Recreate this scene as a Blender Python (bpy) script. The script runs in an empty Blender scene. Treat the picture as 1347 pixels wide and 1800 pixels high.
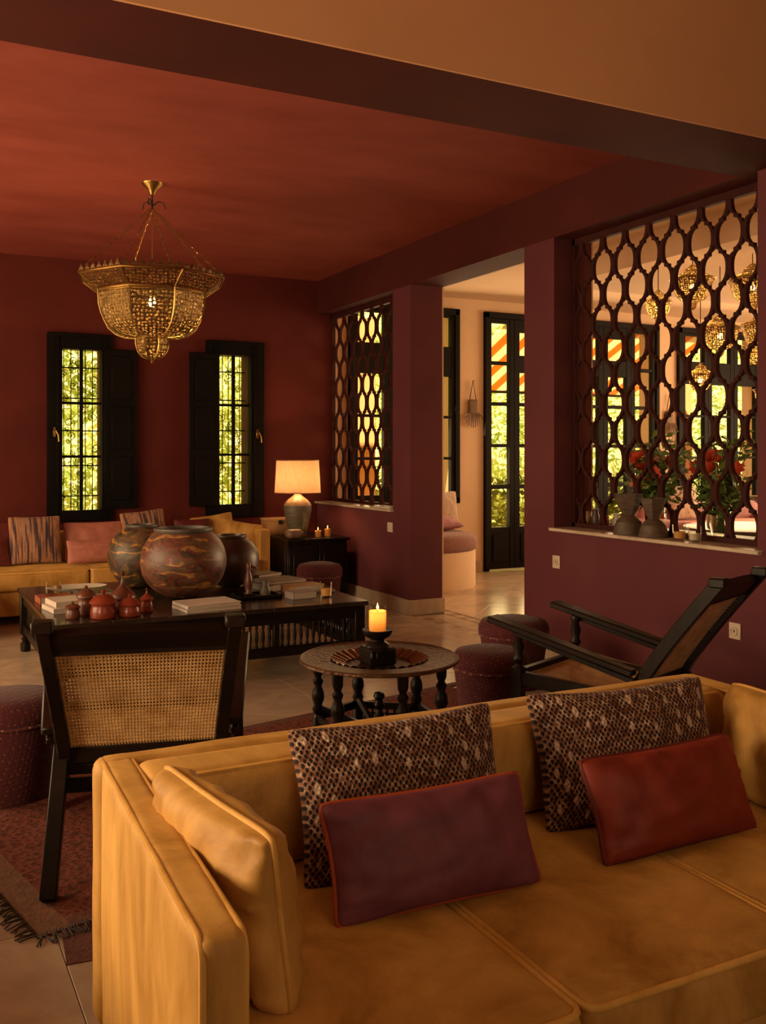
import bpy, bmesh, math, random
from mathutils import Vector, Matrix, noise
random.seed(7)
PI = math.pi
S = bpy.context.scene
C = bpy.context.collection

# ------------------------------------------------------------------ camera, world, lights, exposure
YAW = math.atan(863.5/1680)
cam_data = bpy.data.cameras.new('camera'); cam = bpy.data.objects.new('camera', cam_data); C.objects.link(cam)
cam.location = (0, 0, 1.35); cam.rotation_euler = (PI/2, 0, -YAW)
cam_data.sensor_fit = 'VERTICAL'; cam_data.sensor_height = 36.0; cam_data.lens = 36.0*1680/1800
cam_data.shift_y = -103/1800; cam_data.clip_start = 0.05
S.camera = cam
S.view_settings.view_transform = 'Standard'; S.view_settings.look = 'None'
S.view_settings.exposure = 0.0; S.view_settings.gamma = 1.0; S.view_settings.use_curve_mapping = False
W = bpy.data.worlds.new('world'); S.world = W; W.use_nodes = True
bg = W.node_tree.nodes['Background']; bg.inputs[0].default_value = (1.0, 0.80, 0.52, 1); bg.inputs[1].default_value = 0.45

def area(name, loc, direction, sx, sy, power, col):
    L = bpy.data.lights.new(name, 'AREA'); L.shape = 'RECTANGLE'; L.size = sx; L.size_y = sy
    L.energy = power; L.color = col
    o = bpy.data.objects.new(name, L); C.objects.link(o); o.location = loc
    o.rotation_euler = Vector(direction).to_track_quat('-Z', 'Y').to_euler()
    return o
def point(name, loc, power, col, r=0.02):
    L = bpy.data.lights.new(name, 'POINT'); L.energy = power; L.color = col; L.shadow_soft_size = r
    o = bpy.data.objects.new(name, L); C.objects.link(o); o.location = loc
    return o
sun_data = bpy.data.lights.new('sun', 'SUN'); sun_data.energy = 26.0; sun_data.color = (1, .86, .60); sun_data.angle = .01
sun = bpy.data.objects.new('sun', sun_data); C.objects.link(sun)
sun.rotation_euler = Vector((.70, .38, -1.2)).to_track_quat('-Z', 'Y').to_euler()
WARM = (1.0, .70, .40)
area('daylight_left_living', (-2.05, 6.0, 1.6), (1, 0, -.28), 3.0, 2.0, 150, WARM)
area('daylight_left_near', (-2.05, 2.25, 1.32), (1, -.12, -.12), 1.2, 1.0, 105, WARM)
area('daylight_near_end', (1.2, -1.75, 2.2), (0.1, 1, .30), 2.0, 1.0, 19, WARM)
area('daylight_dining_back', (7.4, 9.05, 1.6), (-.1, -1, -.25), 6.0, 2.3, 150, (1, .68, .37))
area('daylight_dining_right', (11.7, 6.0, 1.6), (-1, 0, -.1), 4.0, 2.3, 330, (1, .68, .37))

# ------------------------------------------------------------------ materials
def nd(nt, t, **kw):
    n = nt.nodes.new(t)
    for k, v in kw.items(): setattr(n, k, v)
    return n
def base_mat(name, col, rough=.6, metal=0, spec=.5, sheen=0):
    m = bpy.data.materials.new(name); m.use_nodes = True; b = m.node_tree.nodes['Principled BSDF']
    b.inputs['Base Color'].default_value = (*col, 1); b.inputs['Roughness'].default_value = rough
    b.inputs['Metallic'].default_value = metal; b.inputs['Specular IOR Level'].default_value = spec
    b.inputs['Sheen Weight'].default_value = sheen
    return m, m.node_tree, b
def coords(nt, kind='Object', scale=(1, 1, 1), rot=(0, 0, 0)):
    tc = nd(nt, 'ShaderNodeTexCoord'); mp = nd(nt, 'ShaderNodeMapping')
    mp.inputs['Scale'].default_value = scale; mp.inputs['Rotation'].default_value = rot
    nt.links.new(tc.outputs[kind], mp.inputs[0]); return mp.outputs[0]
def ramp(nt, fac, stops, interp='LINEAR'):
    r = nd(nt, 'ShaderNodeValToRGB'); r.color_ramp.interpolation = interp
    e = r.color_ramp.elements
    while len(e) < len(stops): e.new(.5)
    for el, (p, c) in zip(e, stops): el.position = p; el.color = (*c, 1)
    nt.links.new(fac, r.inputs[0]); return r.outputs[0]
def nz(nt, vec, scale, detail=4, rough=.55, dist=0):
    n = nd(nt, 'ShaderNodeTexNoise'); n.inputs['Scale'].default_value = scale; n.inputs['Detail'].default_value = detail
    n.inputs['Roughness'].default_value = rough; n.inputs['Distortion'].default_value = dist
    nt.links.new(vec, n.inputs['Vector']); return n.outputs[0]
def bump(nt, b, h, strength=.3, dist=.01):
    n = nd(nt, 'ShaderNodeBump'); n.inputs['Strength'].default_value = strength; n.inputs['Distance'].default_value = dist
    nt.links.new(h, n.inputs['Height']); nt.links.new(n.outputs[0], b.inputs['Normal'])
def mth(nt, op, a, b=None):
    n = nd(nt, 'ShaderNodeMath', operation=op)
    for i, v in enumerate((a, b)):
        if v is None: continue
        if isinstance(v, (int, float)): n.inputs[i].default_value = v
        else: nt.links.new(v, n.inputs[i])
    return n.outputs[0]
def noisy(name, c1, c2, scale=6, rough=.6, metal=0, bstr=.15, bscale=None, sc=(1, 1, 1), detail=5, spec=.5, sheen=0, bd=.01, dist=0):
    m, nt, b = base_mat(name, c1, rough, metal, spec, sheen)
    v = coords(nt, 'Object', sc); f = nz(nt, v, scale, detail, .6, dist)
    nt.links.new(ramp(nt, f, [(.32, c1), (.68, c2)]), b.inputs['Base Color'])
    if bstr: bump(nt, b, nz(nt, v, bscale or scale*6, 4), bstr, bd)
    return m
def mix_shader(nt, fac, s1, s2):
    n = nd(nt, 'ShaderNodeMixShader')
    if isinstance(fac, (int, float)): n.inputs[0].default_value = fac
    else: nt.links.new(fac, n.inputs[0])
    nt.links.new(s1, n.inputs[1]); nt.links.new(s2, n.inputs[2])
    nt.links.new(n.outputs[0], nt.nodes['Material Output'].inputs[0]); return n
M = {}
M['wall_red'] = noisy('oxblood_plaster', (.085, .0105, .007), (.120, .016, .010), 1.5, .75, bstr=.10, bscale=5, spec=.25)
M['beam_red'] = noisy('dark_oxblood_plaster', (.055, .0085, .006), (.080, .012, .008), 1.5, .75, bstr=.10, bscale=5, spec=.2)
M['wall_plum'] = noisy('plum_plaster', (.100, .0225, .027), (.125, .030, .034), 1.3, .75, bstr=.08, bscale=5, spec=.25)
M['ceiling_red'] = noisy('terracotta_plaster', (.215, .040, .026), (.29, .062, .042), 1.4, .8, bstr=.12, bscale=3, spec=.2, sc=(1, 2.2, 1))
M['cream'] = noisy('cream_plaster', (.62, .44, .29), (.70, .50, .33), 1.2, .85, bstr=.08, bscale=4, spec=.2)
M['cream_warm'] = noisy('warm_cream_plaster', (.60, .30, .145), (.70, .36, .18), .8, .85, bstr=.08, bscale=4, spec=.2)
M['marble'] = noisy('beige_marble', (.42, .31, .22), (.62, .49, .36), 2.5, .28, bstr=.03, dist=1.5)
M['baseboard'] = noisy('beige_stone', (.34, .25, .17), (.52, .40, .28), 4, .4, bstr=.05, sc=(1, 1, .4), dist=.8)
def tile_mat(name, c1, c2, rough):
    m, nt, b = base_mat(name, c1, rough)
    v = coords(nt, 'Object'); oi = nd(nt, 'ShaderNodeObjectInfo')
    f = nz(nt, v, 3.0, 6, .6, 1.6)
    r = ramp(nt, f, [(.3, c1), (.7, c2)])
    hs = nd(nt, 'ShaderNodeHueSaturation'); nt.links.new(r, hs.inputs['Color'])
    nt.links.new(mth(nt, 'ADD', mth(nt, 'MULTIPLY', oi.outputs['Random'], .25), .87), hs.inputs['Value'])
    nt.links.new(hs.outputs[0], b.inputs['Base Color'])
    bump(nt, b, nz(nt, v, 9, 3), .06, .01); return m
M['tile'] = tile_mat('travertine_tile', (.34, .245, .17), (.50, .375, .265), .20)
M['tile_dark'] = tile_mat('russet_inlay_tile', (.22, .12, .07), (.30, .17, .10), .25)
M['grout'] = noisy('grout', (.20, .14, .10), (.26, .19, .13), 20, .9)
M['blackwood'] = noisy('ebonised_wood', (.005, .003, .002), (.011, .006, .0035), 4, .36, spec=.22, sc=(1, 1, 6), bstr=.06, bscale=30)
M['darkwood'] = noisy('dark_walnut', (.006, .003, .002), (.015, .0065, .0035), 3, .38, spec=.22, sc=(1, 5, 1), bstr=.08, bscale=25)
M['tabletop'] = noisy('polished_dark_top', (.018, .011, .008), (.045, .028, .018), 3, .20, sc=(1, 6, 1), bstr=.05, bscale=20)
M['shutter'] = noisy('black_paint', (.004, .003, .002), (.008, .005, .003), 4, .6, bstr=.05, spec=.12)
M['lattice'] = noisy('red_brown_painted_wood', (.032, .0065, .0045), (.052, .011, .0075), 5, .65, bstr=.08, spec=.15)
def velvet(name, c1, c2, scale=3.0, stretch=(1, 1, .45)):
    m, nt, b = base_mat(name, c1, .62, 0, .35, .25)
    b.inputs['Sheen Roughness'].default_value = .4; b.inputs['Sheen Tint'].default_value = (*[min(1, q*1.6) for q in c2], 1)
    v = coords(nt, 'Object', stretch)
    f = nz(nt, v, scale, 8, .66, .5)
    nt.links.new(ramp(nt, f, [(.34, c1), (.50, tuple(a*.45+q*.55 for a, q in zip(c1, c2))), (.66, c2)]), b.inputs['Base Color'])
    w = mth(nt, 'ADD', mth(nt, 'MULTIPLY', nz(nt, v, 8, 3, .5, .6), 1.0), mth(nt, 'MULTIPLY', nz(nt, v, 260, 2), .04))
    bump(nt, b, w, .20, .02)
    nt.links.new(mth(nt, 'ADD', mth(nt, 'MULTIPLY', f, .35), .42), b.inputs['Roughness'])
    return m
M['mustard'] = velvet('mustard_velvet', (.31, .140, .018), (.68, .375, .098), 3.6)
M['mustard_pipe'] = velvet('mustard_piping', (.52, .26, .045), (.72, .40, .10), 8)
M['plum_velvet'] = velvet('plum_velvet', (.125, .029, .045), (.20, .055, .078), 5)
M['rust_velvet'] = velvet('rust_velvet', (.16, .016, .008), (.25, .030, .013), 4)
M['rust_pipe'] = velvet('rust_piping', (.34, .055, .018), (.46, .085, .028), 8)
M['pink_velvet'] = velvet('dusty_rose_velvet', (.36, .12, .085), (.50, .19, .13), 4)
M['mauve'] = velvet('mauve_fabric', (.24, .08, .09), (.34, .13, .13), 4)
M['darkred_fabric'] = velvet('dark_red_fabric', (.09, .012, .010), (.14, .022, .016), 4)
def net_mat():
    m, nt, b = base_mat('woven_net_fabric', (.3, .2, .15), .85, 0, .2, .1)
    v = coords(nt, 'UV', (60, 42, 1)); rv = nd(nt, 'ShaderNodeVectorRotate'); rv.inputs['Angle'].default_value = PI/4; nt.links.new(v, rv.inputs['Vector']); v = rv.outputs[0]
    vo = nd(nt, 'ShaderNodeTexVoronoi'); vo.inputs['Scale'].default_value = .86; vo.inputs['Randomness'].default_value = .22
    nt.links.new(v, vo.inputs['Vector'])
    v2 = coords(nt, 'UV', (1, 1, 1)); n2 = nz(nt, v2, 22, 3)
    net = ramp(nt, n2, [(.35, (.16, .05, .02)), (.5, (.34, .16, .085)), (.66, (.66, .46, .32))])
    msk = ramp(nt, vo.outputs['Distance'], [(.33, (0, 0, 0)), (.46, (1, 1, 1))])
    mx = nd(nt, 'ShaderNodeMixRGB'); nt.links.new(msk, mx.inputs[0]); mx.inputs[1].default_value = (.022, .013, .016, 1); nt.links.new(net, mx.inputs[2])
    v3 = coords(nt, 'UV', (17, 8.5, 1)); rv = nd(nt, 'ShaderNodeVectorRotate'); rv.inputs['Angle'].default_value = .6; nt.links.new(v3, rv.inputs['Vector']); v3 = rv.outputs[0]; vf = nd(nt, 'ShaderNodeTexVoronoi'); vf.inputs['Scale'].default_value = .85; vf.inputs['Randomness'].default_value = .35
    nt.links.new(v3, vf.inputs['Vector'])
    fl = ramp(nt, vf.outputs['Distance'], [(.19, (1, 1, 1)), (.26, (0, 0, 0))])
    mf = nd(nt, 'ShaderNodeMixRGB'); nt.links.new(fl, mf.inputs[0]); nt.links.new(mx.outputs[0], mf.inputs[1]); mf.inputs[2].default_value = (.66, .48, .36, 1)
    mm = nd(nt, 'ShaderNodeMixRGB', blend_type='MULTIPLY'); mm.inputs[0].default_value = .8
    nt.links.new(mf.outputs[0], mm.inputs[1]); nt.links.new(ramp(nt, nz(nt, v2, 90, 2), [(.35, (.45, .40, .38)), (.55, (1, 1, 1))]), mm.inputs[2])
    nt.links.new(mm.outputs[0], b.inputs['Base Color'])
    bump(nt, b, vo.outputs['Distance'], .9, .006); return m
M['net'] = net_mat()
def stripe_mat():
    m, nt, b = base_mat('striped_ikat', (.3, .2, .15), .85, 0, .2, .1)
    v = coords(nt, 'UV', (1, .12, 1)); f = nd(nt, 'ShaderNodeTexNoise'); f.noise_dimensions = '2D'
    n = nz(nt, coords(nt, 'UV', (1, .05, 1)), 22, 2, .4)
    wob = nz(nt, coords(nt, 'UV', (1, 1, 1)), 30, 3)
    x = mth(nt, 'ADD', n, mth(nt, 'MULTIPLY', wob, .10))
    nt.links.new(ramp(nt, x, [(.42, (.05, .03, .035)), (.50, (.10, .06, .06)), (.53, (.36, .16, .07)), (.60, (.42, .20, .10)), (.64, (.16, .10, .09)), (.70, (.40, .24, .15))]), b.inputs['Base Color'])
    nt.nodes.remove(f); return m
M['stripes'] = stripe_mat()
def speckle(name, base, dot, scale, thr=.18):
    m, nt, b = base_mat(name, base, .85, 0, .2, .1)
    v = coords(nt, 'Object', (1, 1, 1), (.3, .2, .78)); vo = nd(nt, 'ShaderNodeTexVoronoi'); vo.inputs['Scale'].default_value = scale; vo.inputs['Randomness'].default_value = .25
    nt.links.new(v, vo.inputs['Vector'])
    nt.links.new(ramp(nt, vo.outputs['Distance'], [(thr, dot), (thr+.12, base)]), b.inputs['Base Color'])
    bump(nt, b, vo.outputs['Distance'], .6, .004); return m
M['stool'] = speckle('dotted_burgundy_weave', (.075, .014, .016), (.24, .075, .055), 62, .13)
M['stool_band'] = speckle('stitched_band', (.10, .022, .022), (.40, .17, .12), 60, .25)
M['floral'] = speckle('sprigged_linen', (.50, .36, .28), (.20, .12, .08), 22, .10)
M['floral_dark'] = speckle('sprigged_mauve', (.22, .10, .09), (.42, .28, .22), 50, .16)
def cane_mat(nx, ny):
    m, nt, b = base_mat('woven_cane', (.30, .17, .075), .55)
    v = coords(nt, 'UV', (nx, ny, 1)); sp = nd(nt, 'ShaderNodeSeparateXYZ'); nt.links.new(v, sp.inputs[0])
    ax = mth(nt, 'ABSOLUTE', mth(nt, 'SUBTRACT', mth(nt, 'FRACT', sp.outputs[0]), .5))
    ay = mth(nt, 'ABSOLUTE', mth(nt, 'SUBTRACT', mth(nt, 'FRACT', sp.outputs[1]), .5))
    hole = mth(nt, 'MULTIPLY', mth(nt, 'LESS_THAN', ax, .24), mth(nt, 'LESS_THAN', ay, .22))
    hole = mth(nt, 'MULTIPLY', hole, mth(nt, 'LESS_THAN', mth(nt, 'ADD', ax, ay), .38))
    nt.links.new(ramp(nt, nz(nt, coords(nt, 'UV'), 7, 5), [(.3, (.42, .22, .07)), (.7, (.72, .45, .19))]), b.inputs['Base Color'])
    bump(nt, b, mth(nt, 'ADD', ax, ay), .7, .003)
    tr = nd(nt, 'ShaderNodeBsdfTransparent'); mix_shader(nt, hole, b.outputs[0], tr.outputs[0]); return m
M['cane'] = cane_mat(50, 30)
M['cane_seat'] = cane_mat(50, 50)
def kilim_mat():
    m, nt, b = base_mat('kilim_wool', (.25, .08, .05), .95, 0, .05, 0)
    v = coords(nt, 'Object', (1, 1, 1)); n = nz(nt, v, 30, 5, .7)
    s = nd(nt, 'ShaderNodeTexVoronoi'); s.inputs['Scale'].default_value = 30; s.inputs['Randomness'].default_value = .6; s.distance = 'MANHATTAN'
    nt.links.new(v, s.inputs['Vector'])
    x = mth(nt, 'ADD', mth(nt, 'MULTIPLY', s.outputs['Distance'], .35), mth(nt, 'MULTIPLY', n, .8))
    nt.links.new(ramp(nt, x, [(.35, (.07, .018, .013)), (.5, (.14, .040, .027)), (.62, (.19, .062, .042)), (.75, (.09, .035, .025))]), b.inputs['Base Color'])
    bump(nt, b, x, .9, .01); return m
M['kilim'] = kilim_mat()
M['kilim_border'] = noisy('kilim_border_wool', (.11, .042, .016), (.18, .075, .028), 22, .95, bstr=.8, bscale=60)
M['kilim_rust'] = noisy('rust_underrug_wool', (.075, .020, .012), (.12, .034, .018), 22, .95, bstr=.8, bscale=60)
M['fringe'] = noisy('dark_fringe', (.02, .015, .015), (.05, .035, .03), 20, .9)
def brass(name, holes=False, scale=26):
    m, nt, b = base_mat(name, (.45, .26, .07), .42, .8)
    v = coords(nt, 'UV' if holes else 'Object'); vo = nd(nt, 'ShaderNodeTexVoronoi'); vo.inputs['Scale'].default_value = scale; vo.inputs['Randomness'].default_value = .45
    nt.links.new(v, vo.inputs['Vector'])
    nt.links.new(ramp(nt, nz(nt, v, 9, 5), [(.3, (.05, .026, .007)), (.7, (.17, .09, .024))]), b.inputs['Base Color'])
    bump(nt, b, vo.outputs['Distance'], .8, .006)
    if holes:
        vo.voronoi_dimensions = '2D'
        # pierced metal: round holes, with amber translucency added across them so they glow
        h = mth(nt, 'LESS_THAN', vo.outputs['Distance'], .36)
        tr = nd(nt, 'ShaderNodeBsdfTransparent')
        tl = nd(nt, 'ShaderNodeBsdfTranslucent'); tl.inputs[0].default_value = (1, .72, .28, 1)
        n1 = nd(nt, 'ShaderNodeMixShader'); n1.inputs[0].default_value = .32
        nt.links.new(tr.outputs[0], n1.inputs[1]); nt.links.new(tl.outputs[0], n1.inputs[2])
        mix_shader(nt, h, b.outputs[0], n1.outputs[0])
    return m
M['brass'] = brass('aged_brass'); M['brass_pierced'] = brass('pierced_brass', True, 42)
M['brass_small'] = brass('finely_pierced_brass', True, 55)
M['brass_plain'] = noisy('plain_brass', (.28, .16, .045), (.44, .27, .08), 8, .3, .95, bstr=.05)
M['iron'] = noisy('dark_iron', (.02, .015, .010), (.04, .03, .02), 10, .6, .4)
def pot_mat(name, cols, seed):
    m, nt, b = base_mat(name, cols[0], .42, 0, .45)
    v = coords(nt, 'Object', (1, 1, 1.7), (0, 0, seed))
    f = nz(nt, v, 4.4, 5, .6, 1.4); g = nz(nt, v, 9, 6, .65, 1.2)
    n = len(cols); c = ramp(nt, f, [(.30+.42*i/(n-1), q) for i, q in enumerate(cols)], 'EASE')
    w = nd(nt, 'ShaderNodeTexWave'); w.bands_direction = 'Z'; w.inputs['Scale'].default_value = 2.6; w.inputs['Distortion'].default_value = 9; w.inputs['Detail'].default_value = 3; w.inputs['Detail Scale'].default_value = 1.6
    nt.links.new(v, w.inputs['Vector'])
    ln = mth(nt, 'MULTIPLY', ramp(nt, w.outputs[1], [(.86, (0, 0, 0)), (.90, (1, 1, 1))]), ramp(nt, nz(nt, v, 5.5, 2), [(.50, (0, 0, 0)), (.56, (1, 1, 1))]))
    mx = nd(nt, 'ShaderNodeMixRGB'); nt.links.new(ln, mx.inputs[0]); nt.links.new(c, mx.inputs[1]); mx.inputs[2].default_value = (*cols[-1], 1)
    mm = nd(nt, 'ShaderNodeMixRGB', blend_type='MULTIPLY'); mm.inputs[0].default_value = 1
    nt.links.new(mx.outputs[0], mm.inputs[1]); nt.links.new(ramp(nt, g, [(.33, (.45, .42, .40)), (.6, (1, 1, 1))]), mm.inputs[2])
    nt.links.new(mm.outputs[0], b.inputs['Base Color']); bump(nt, b, g, .25, .01); return m
M['pot_a'] = pot_mat('painted_pot_russet', [(.13, .040, .022), (.075, .045, .028), (.20, .055, .032), (.14, .085, .045), (.17, .050, .030), (.42, .20, .06)], .3)
M['pot_b'] = pot_mat('painted_pot_olive', [(.09, .050, .028), (.13, .045, .028), (.06, .045, .028), (.16, .09, .035), (.11, .055, .03), (.45, .20, .04)], 1.9)
M['pot_c'] = noisy('dark_brown_glaze', (.045, .020, .011), (.085, .036, .018), 4, .38, bstr=.2, bscale=14)
M['pot_rim'] = noisy('grey_pot_rim', (.055, .045, .035), (.10, .08, .06), 12, .5)
M['lacquer'] = noisy('red_lacquer', (.16, .022, .010), (.25, .042, .018), 4, .28, bstr=.06)
M['lacquer_brown'] = noisy('brown_lacquer', (.09, .026, .014), (.15, .045, .024), 5, .32, bstr=.08)
M['paper'] = noisy('page_edges', (.50, .40, .30), (.62, .52, .40), 20, .8, sc=(1, 1, 20))
M['cover_white'] = noisy('pale_cover', (.50, .42, .36), (.60, .51, .43), 3, .45, bstr=.02)
M['cover_grey'] = noisy('grey_cover', (.20, .16, .14), (.30, .25, .21), 6, .5)
M['cover_tan'] = noisy('tan_cover', (.34, .17, .07), (.48, .28, .13), 6, .5)
M['cover_red'] = noisy('red_cover', (.26, .05, .03), (.33, .08, .04), 5, .5)
M['cover_dark'] = noisy('dark_cover', (.05, .03, .025), (.12, .07, .05), 14, .5)
M['ceramic'] = noisy('ribbed_stoneware', (.075, .060, .042), (.13, .10, .068), 6, .5, bstr=.35, bscale=18, sc=(1, 1, 4))
M['ceramic_top'] = noisy('tan_stoneware', (.26, .15, .075), (.36, .22, .11), 6, .5, bstr=.2)
M['rock'] = noisy('river_stone', (.16, .09, .06), (.26, .15, .10), 9, .6, bstr=.3)
M['leather'] = noisy('tan_leather', (.10, .048, .018), (.17, .085, .03), 8, .6)
M['carved'] = noisy('carved_greybrown_wood', (.070, .042, .025), (.12, .075, .045), 6, .6, bstr=.5, bscale=20, sc=(1, 1, 3))
M['plastic'] = noisy('ivory_plastic', (.55, .43, .32), (.60, .48, .36), 2, .4, bstr=0)
M['white_glaze'] = noisy('white_glaze', (.55, .48, .40), (.62, .54, .46), 3, .3, bstr=.03)
M['tray'] = noisy('engraved_copper_tray', (.10, .050, .028), (.21, .115, .065), 16, .36, .75, bstr=.6, bscale=55, dist=1.5)
M['tray_flute'] = noisy('fluted_copper', (.20, .085, .035), (.34, .16, .07), 10, .3, .85, bstr=.1)
M['petal'] = noisy('red_petals', (.50, .035, .012), (.65, .10, .03), 12, .6)
M['leaf'] = noisy('green_leaves', (.05, .10, .02), (.18, .26, .05), 9, .6)
M['stem'] = noisy('green_stem', (.05, .08, .02), (.09, .13, .04), 9, .6)
def glass_mat(name, tint=(1, 1, 1), gl=.08):
    m, nt, b = base_mat(name, tint, .05)
    t = nd(nt, 'ShaderNodeBsdfTransparent'); t.inputs[0].default_value = (*tint, 1)
    g = nd(nt, 'ShaderNodeBsdfGlossy'); g.inputs[1].default_value = .03
    lw = nd(nt, 'ShaderNodeLayerWeight'); lw.inputs[0].default_value = gl
    mix_shader(nt, mth(nt, 'MULTIPLY', lw.outputs['Fresnel'], .35), t.outputs[0], g.outputs[0]); nt.nodes.remove(b); return m
M['pane'] = glass_mat('window_glass', (.98, .98, .95), .12)
M['glass'] = glass_mat('drinking_glass', (.95, .93, .88), .16)
def translucent(name, c1, c2, tr=.5, scale=10, sc=(1, 1, 1)):
    m, nt, b = base_mat(name, c1, .8); v = coords(nt, 'Object', sc)
    col = ramp(nt, nz(nt, v, scale, 3), [(.35, c1), (.65, c2)]); nt.links.new(col, b.inputs['Base Color'])
    t = nd(nt, 'ShaderNodeBsdfTranslucent'); nt.links.new(col, t.inputs[0]); mix_shader(nt, tr, b.outputs[0], t.outputs[0]); return m
M['shade'] = translucent('linen_shade', (.66, .40, .22), (.76, .50, .30), .30, 40, (3, 3, .3))
M['wax'] = translucent('candle_wax', (.85, .55, .22), (.90, .60, .25), .5)
M['hedge'] = translucent('sunlit_hedge_leaves', (.38, .48, .10), (.84, .88, .38), .62, 2.2)
M['hedge_dark'] = translucent('deep_hedge_leaves', (.14, .18, .04), (.35, .36, .08), .5, 2)
M['ochre'] = noisy('ochre_garden_wall', (.70, .34, .10), (.85, .45, .16), 2, .9)
M['pale_wall'] = noisy('pale_yellow_garden_wall', (.78, .68, .34), (.85, .76, .45), 2, .9)
M['garden_ground'] = noisy('terracotta_paving', (.55, .30, .17), (.70, .42, .25), 3, .9)
def awning_mat():
    m, nt, b = base_mat('striped_awning', (.8, .4, .1), .8); v = coords(nt, 'Object'); sp = nd(nt, 'ShaderNodeSeparateXYZ'); nt.links.new(v, sp.inputs[0])
    s = mth(nt, 'GREATER_THAN', mth(nt, 'FRACT', mth(nt, 'MULTIPLY', sp.outputs[0], 3.2)), .5)
    col = ramp(nt, s, [(.4, (.80, .30, .06)), (.6, (.90, .78, .50))]); nt.links.new(col, b.inputs['Base Color'])
    t = nd(nt, 'ShaderNodeBsdfTranslucent'); nt.links.new(col, t.inputs[0]); mix_shader(nt, .6, b.outputs[0], t.outputs[0]); return m
M['awning'] = awning_mat()
def emit(name, col, s):
    m, nt, b = base_mat(name, col, .5); b.inputs['Emission Color'].default_value = (*col, 1); b.inputs['Emission Strength'].default_value = s; return m
M['bulb'] = emit('lit_bulb', (1, .62, .22), 9); M['flame'] = emit('candle_flame', (1, .50, .12), 7)

# ------------------------------------------------------------------ mesh helpers
class MB:
    def __init__(s): s.v = []; s.f = []; s.uv = {}
    def add(s, vs, fs, uvs=None, mat=None):
        n = len(s.v)
        s.v += [tuple(mat @ Vector(p)) if mat else tuple(p) for p in vs]
        for f in fs: s.f.append([i+n for i in f])
        if uvs:
            for i, q in enumerate(uvs): s.uv[i+n] = q
        return s
    def box(s, x0, x1, y0, y1, z0, z1, bev=0, mat=None, seg=1):
        bm = bmesh.new(); bmesh.ops.create_cube(bm, size=1)
        for v in bm.verts: v.co = Vector(((x0+x1)/2+v.co.x*(x1-x0), (y0+y1)/2+v.co.y*(y1-y0), (z0+z1)/2+v.co.z*(z1-z0)))
        if bev: bmesh.ops.bevel(bm, geom=bm.edges[:], offset=bev, segments=seg, affect='EDGES', profile=.6)
        return s.bm(bm, mat)
    def bm(s, bm, mat=None):
        bm.verts.index_update(); s.add([v.co.copy() for v in bm.verts], [[v.index for v in f.verts] for f in bm.faces], None, mat); bm.free(); return s
    def lathe(s, prof, n=24, cx=0, cy=0, cz=0, mat=None, a0=0, sx=1, sy=1):
        vs = []; fs = []
        for r, z in prof:
            for i in range(n):
                a = a0+2*PI*i/n; vs.append((cx+r*math.cos(a)*sx, cy+r*math.sin(a)*sy, cz+z))
        k = len(prof)
        for j in range(k-1):
            for i in range(n): fs.append([j*n+i, j*n+(i+1) % n, (j+1)*n+(i+1) % n, (j+1)*n+i])
        if prof[0][0] > 1e-4: fs.append(list(range(n))[::-1])
        if prof[-1][0] > 1e-4: fs.append([(k-1)*n+i for i in range(n)])
        return s.add(vs, fs, None, mat)
    def tube(s, pts, r, n=6, closed=False, mat=None, rad=None):
        pts = [Vector(p) for p in pts]; k = len(pts); vs = []; fs = []; prev = None
        for i, p in enumerate(pts):
            a = pts[(i-1) % k] if (closed or i) else p; b = pts[(i+1) % k] if (closed or i < k-1) else p
            t = (b-a); t = t.normalized() if t.length > 1e-9 else Vector((0, 0, 1))
            if prev is None:
                u = t.cross(Vector((0, 0, 1)));
                if u.length < .1: u = t.cross(Vector((1, 0, 0)))
            else: u = prev-t*prev.dot(t)
            u.normalize(); w = t.cross(u); prev = u; rr = rad[i] if rad else r
            for j in range(n):
                q = 2*PI*j/n; vs.append(p+(u*math.cos(q)+w*math.sin(q))*rr)
        for i in range(k if closed else k-1):
            for j in range(n):
                i2 = (i+1) % k; fs.append([i*n+j, i*n+(j+1) % n, i2*n+(j+1) % n, i2*n+j])
        if not closed: fs += [list(range(n))[::-1], [(k-1)*n+j for j in range(n)]]
        return s.add(vs, fs, None, mat)
    def bar(s, a, b, w, h, bev=.003, up=(0, 0, 1), w2=None, h2=None):
        a = Vector(a); b = Vector(b); t = (b-a); L = t.length; t.normalize(); u = Vector(up).cross(t)
        if u.length < .05: u = Vector((1, 0, 0)).cross(t)
        u.normalize(); v = t.cross(u); m = Matrix((u, v, t)).transposed().to_4x4(); m.translation = a
        bm = bmesh.new(); bmesh.ops.create_cube(bm, size=1)
        for q in bm.verts:
            f = q.co.z > 0; q.co = Vector((q.co.x*((w2 or w) if f else w), q.co.y*((h2 or h) if f else h), L if f else 0))
        if bev: bmesh.ops.bevel(bm, geom=bm.edges[:], offset=bev, segments=1, affect='EDGES')
        return s.bm(bm, m)
    def build(s, name, mat, parent=None, smooth=40, loc=None):
        me = bpy.data.meshes.new(name); me.from_pydata([tuple(p) for p in s.v], [], s.f)
        if s.uv:
            ul = me.uv_layers.new(name='UVMap')
            for l in me.loops: ul.data[l.index].uv = s.uv.get(l.vertex_index, (0, 0))
        if smooth:
            me.shade_smooth(); me.set_sharp_from_angle(angle=math.radians(smooth))
        bmx = bmesh.new(); bmx.from_mesh(me); bmesh.ops.recalc_face_normals(bmx, faces=bmx.faces); bmx.to_mesh(me); bmx.free()
        me.materials.append(mat if not isinstance(mat, str) else M[mat])
        o = bpy.data.objects.new(name, me); C.objects.link(o)
        if parent: o.parent = parent
        if loc: o.location = loc
        return o
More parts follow.
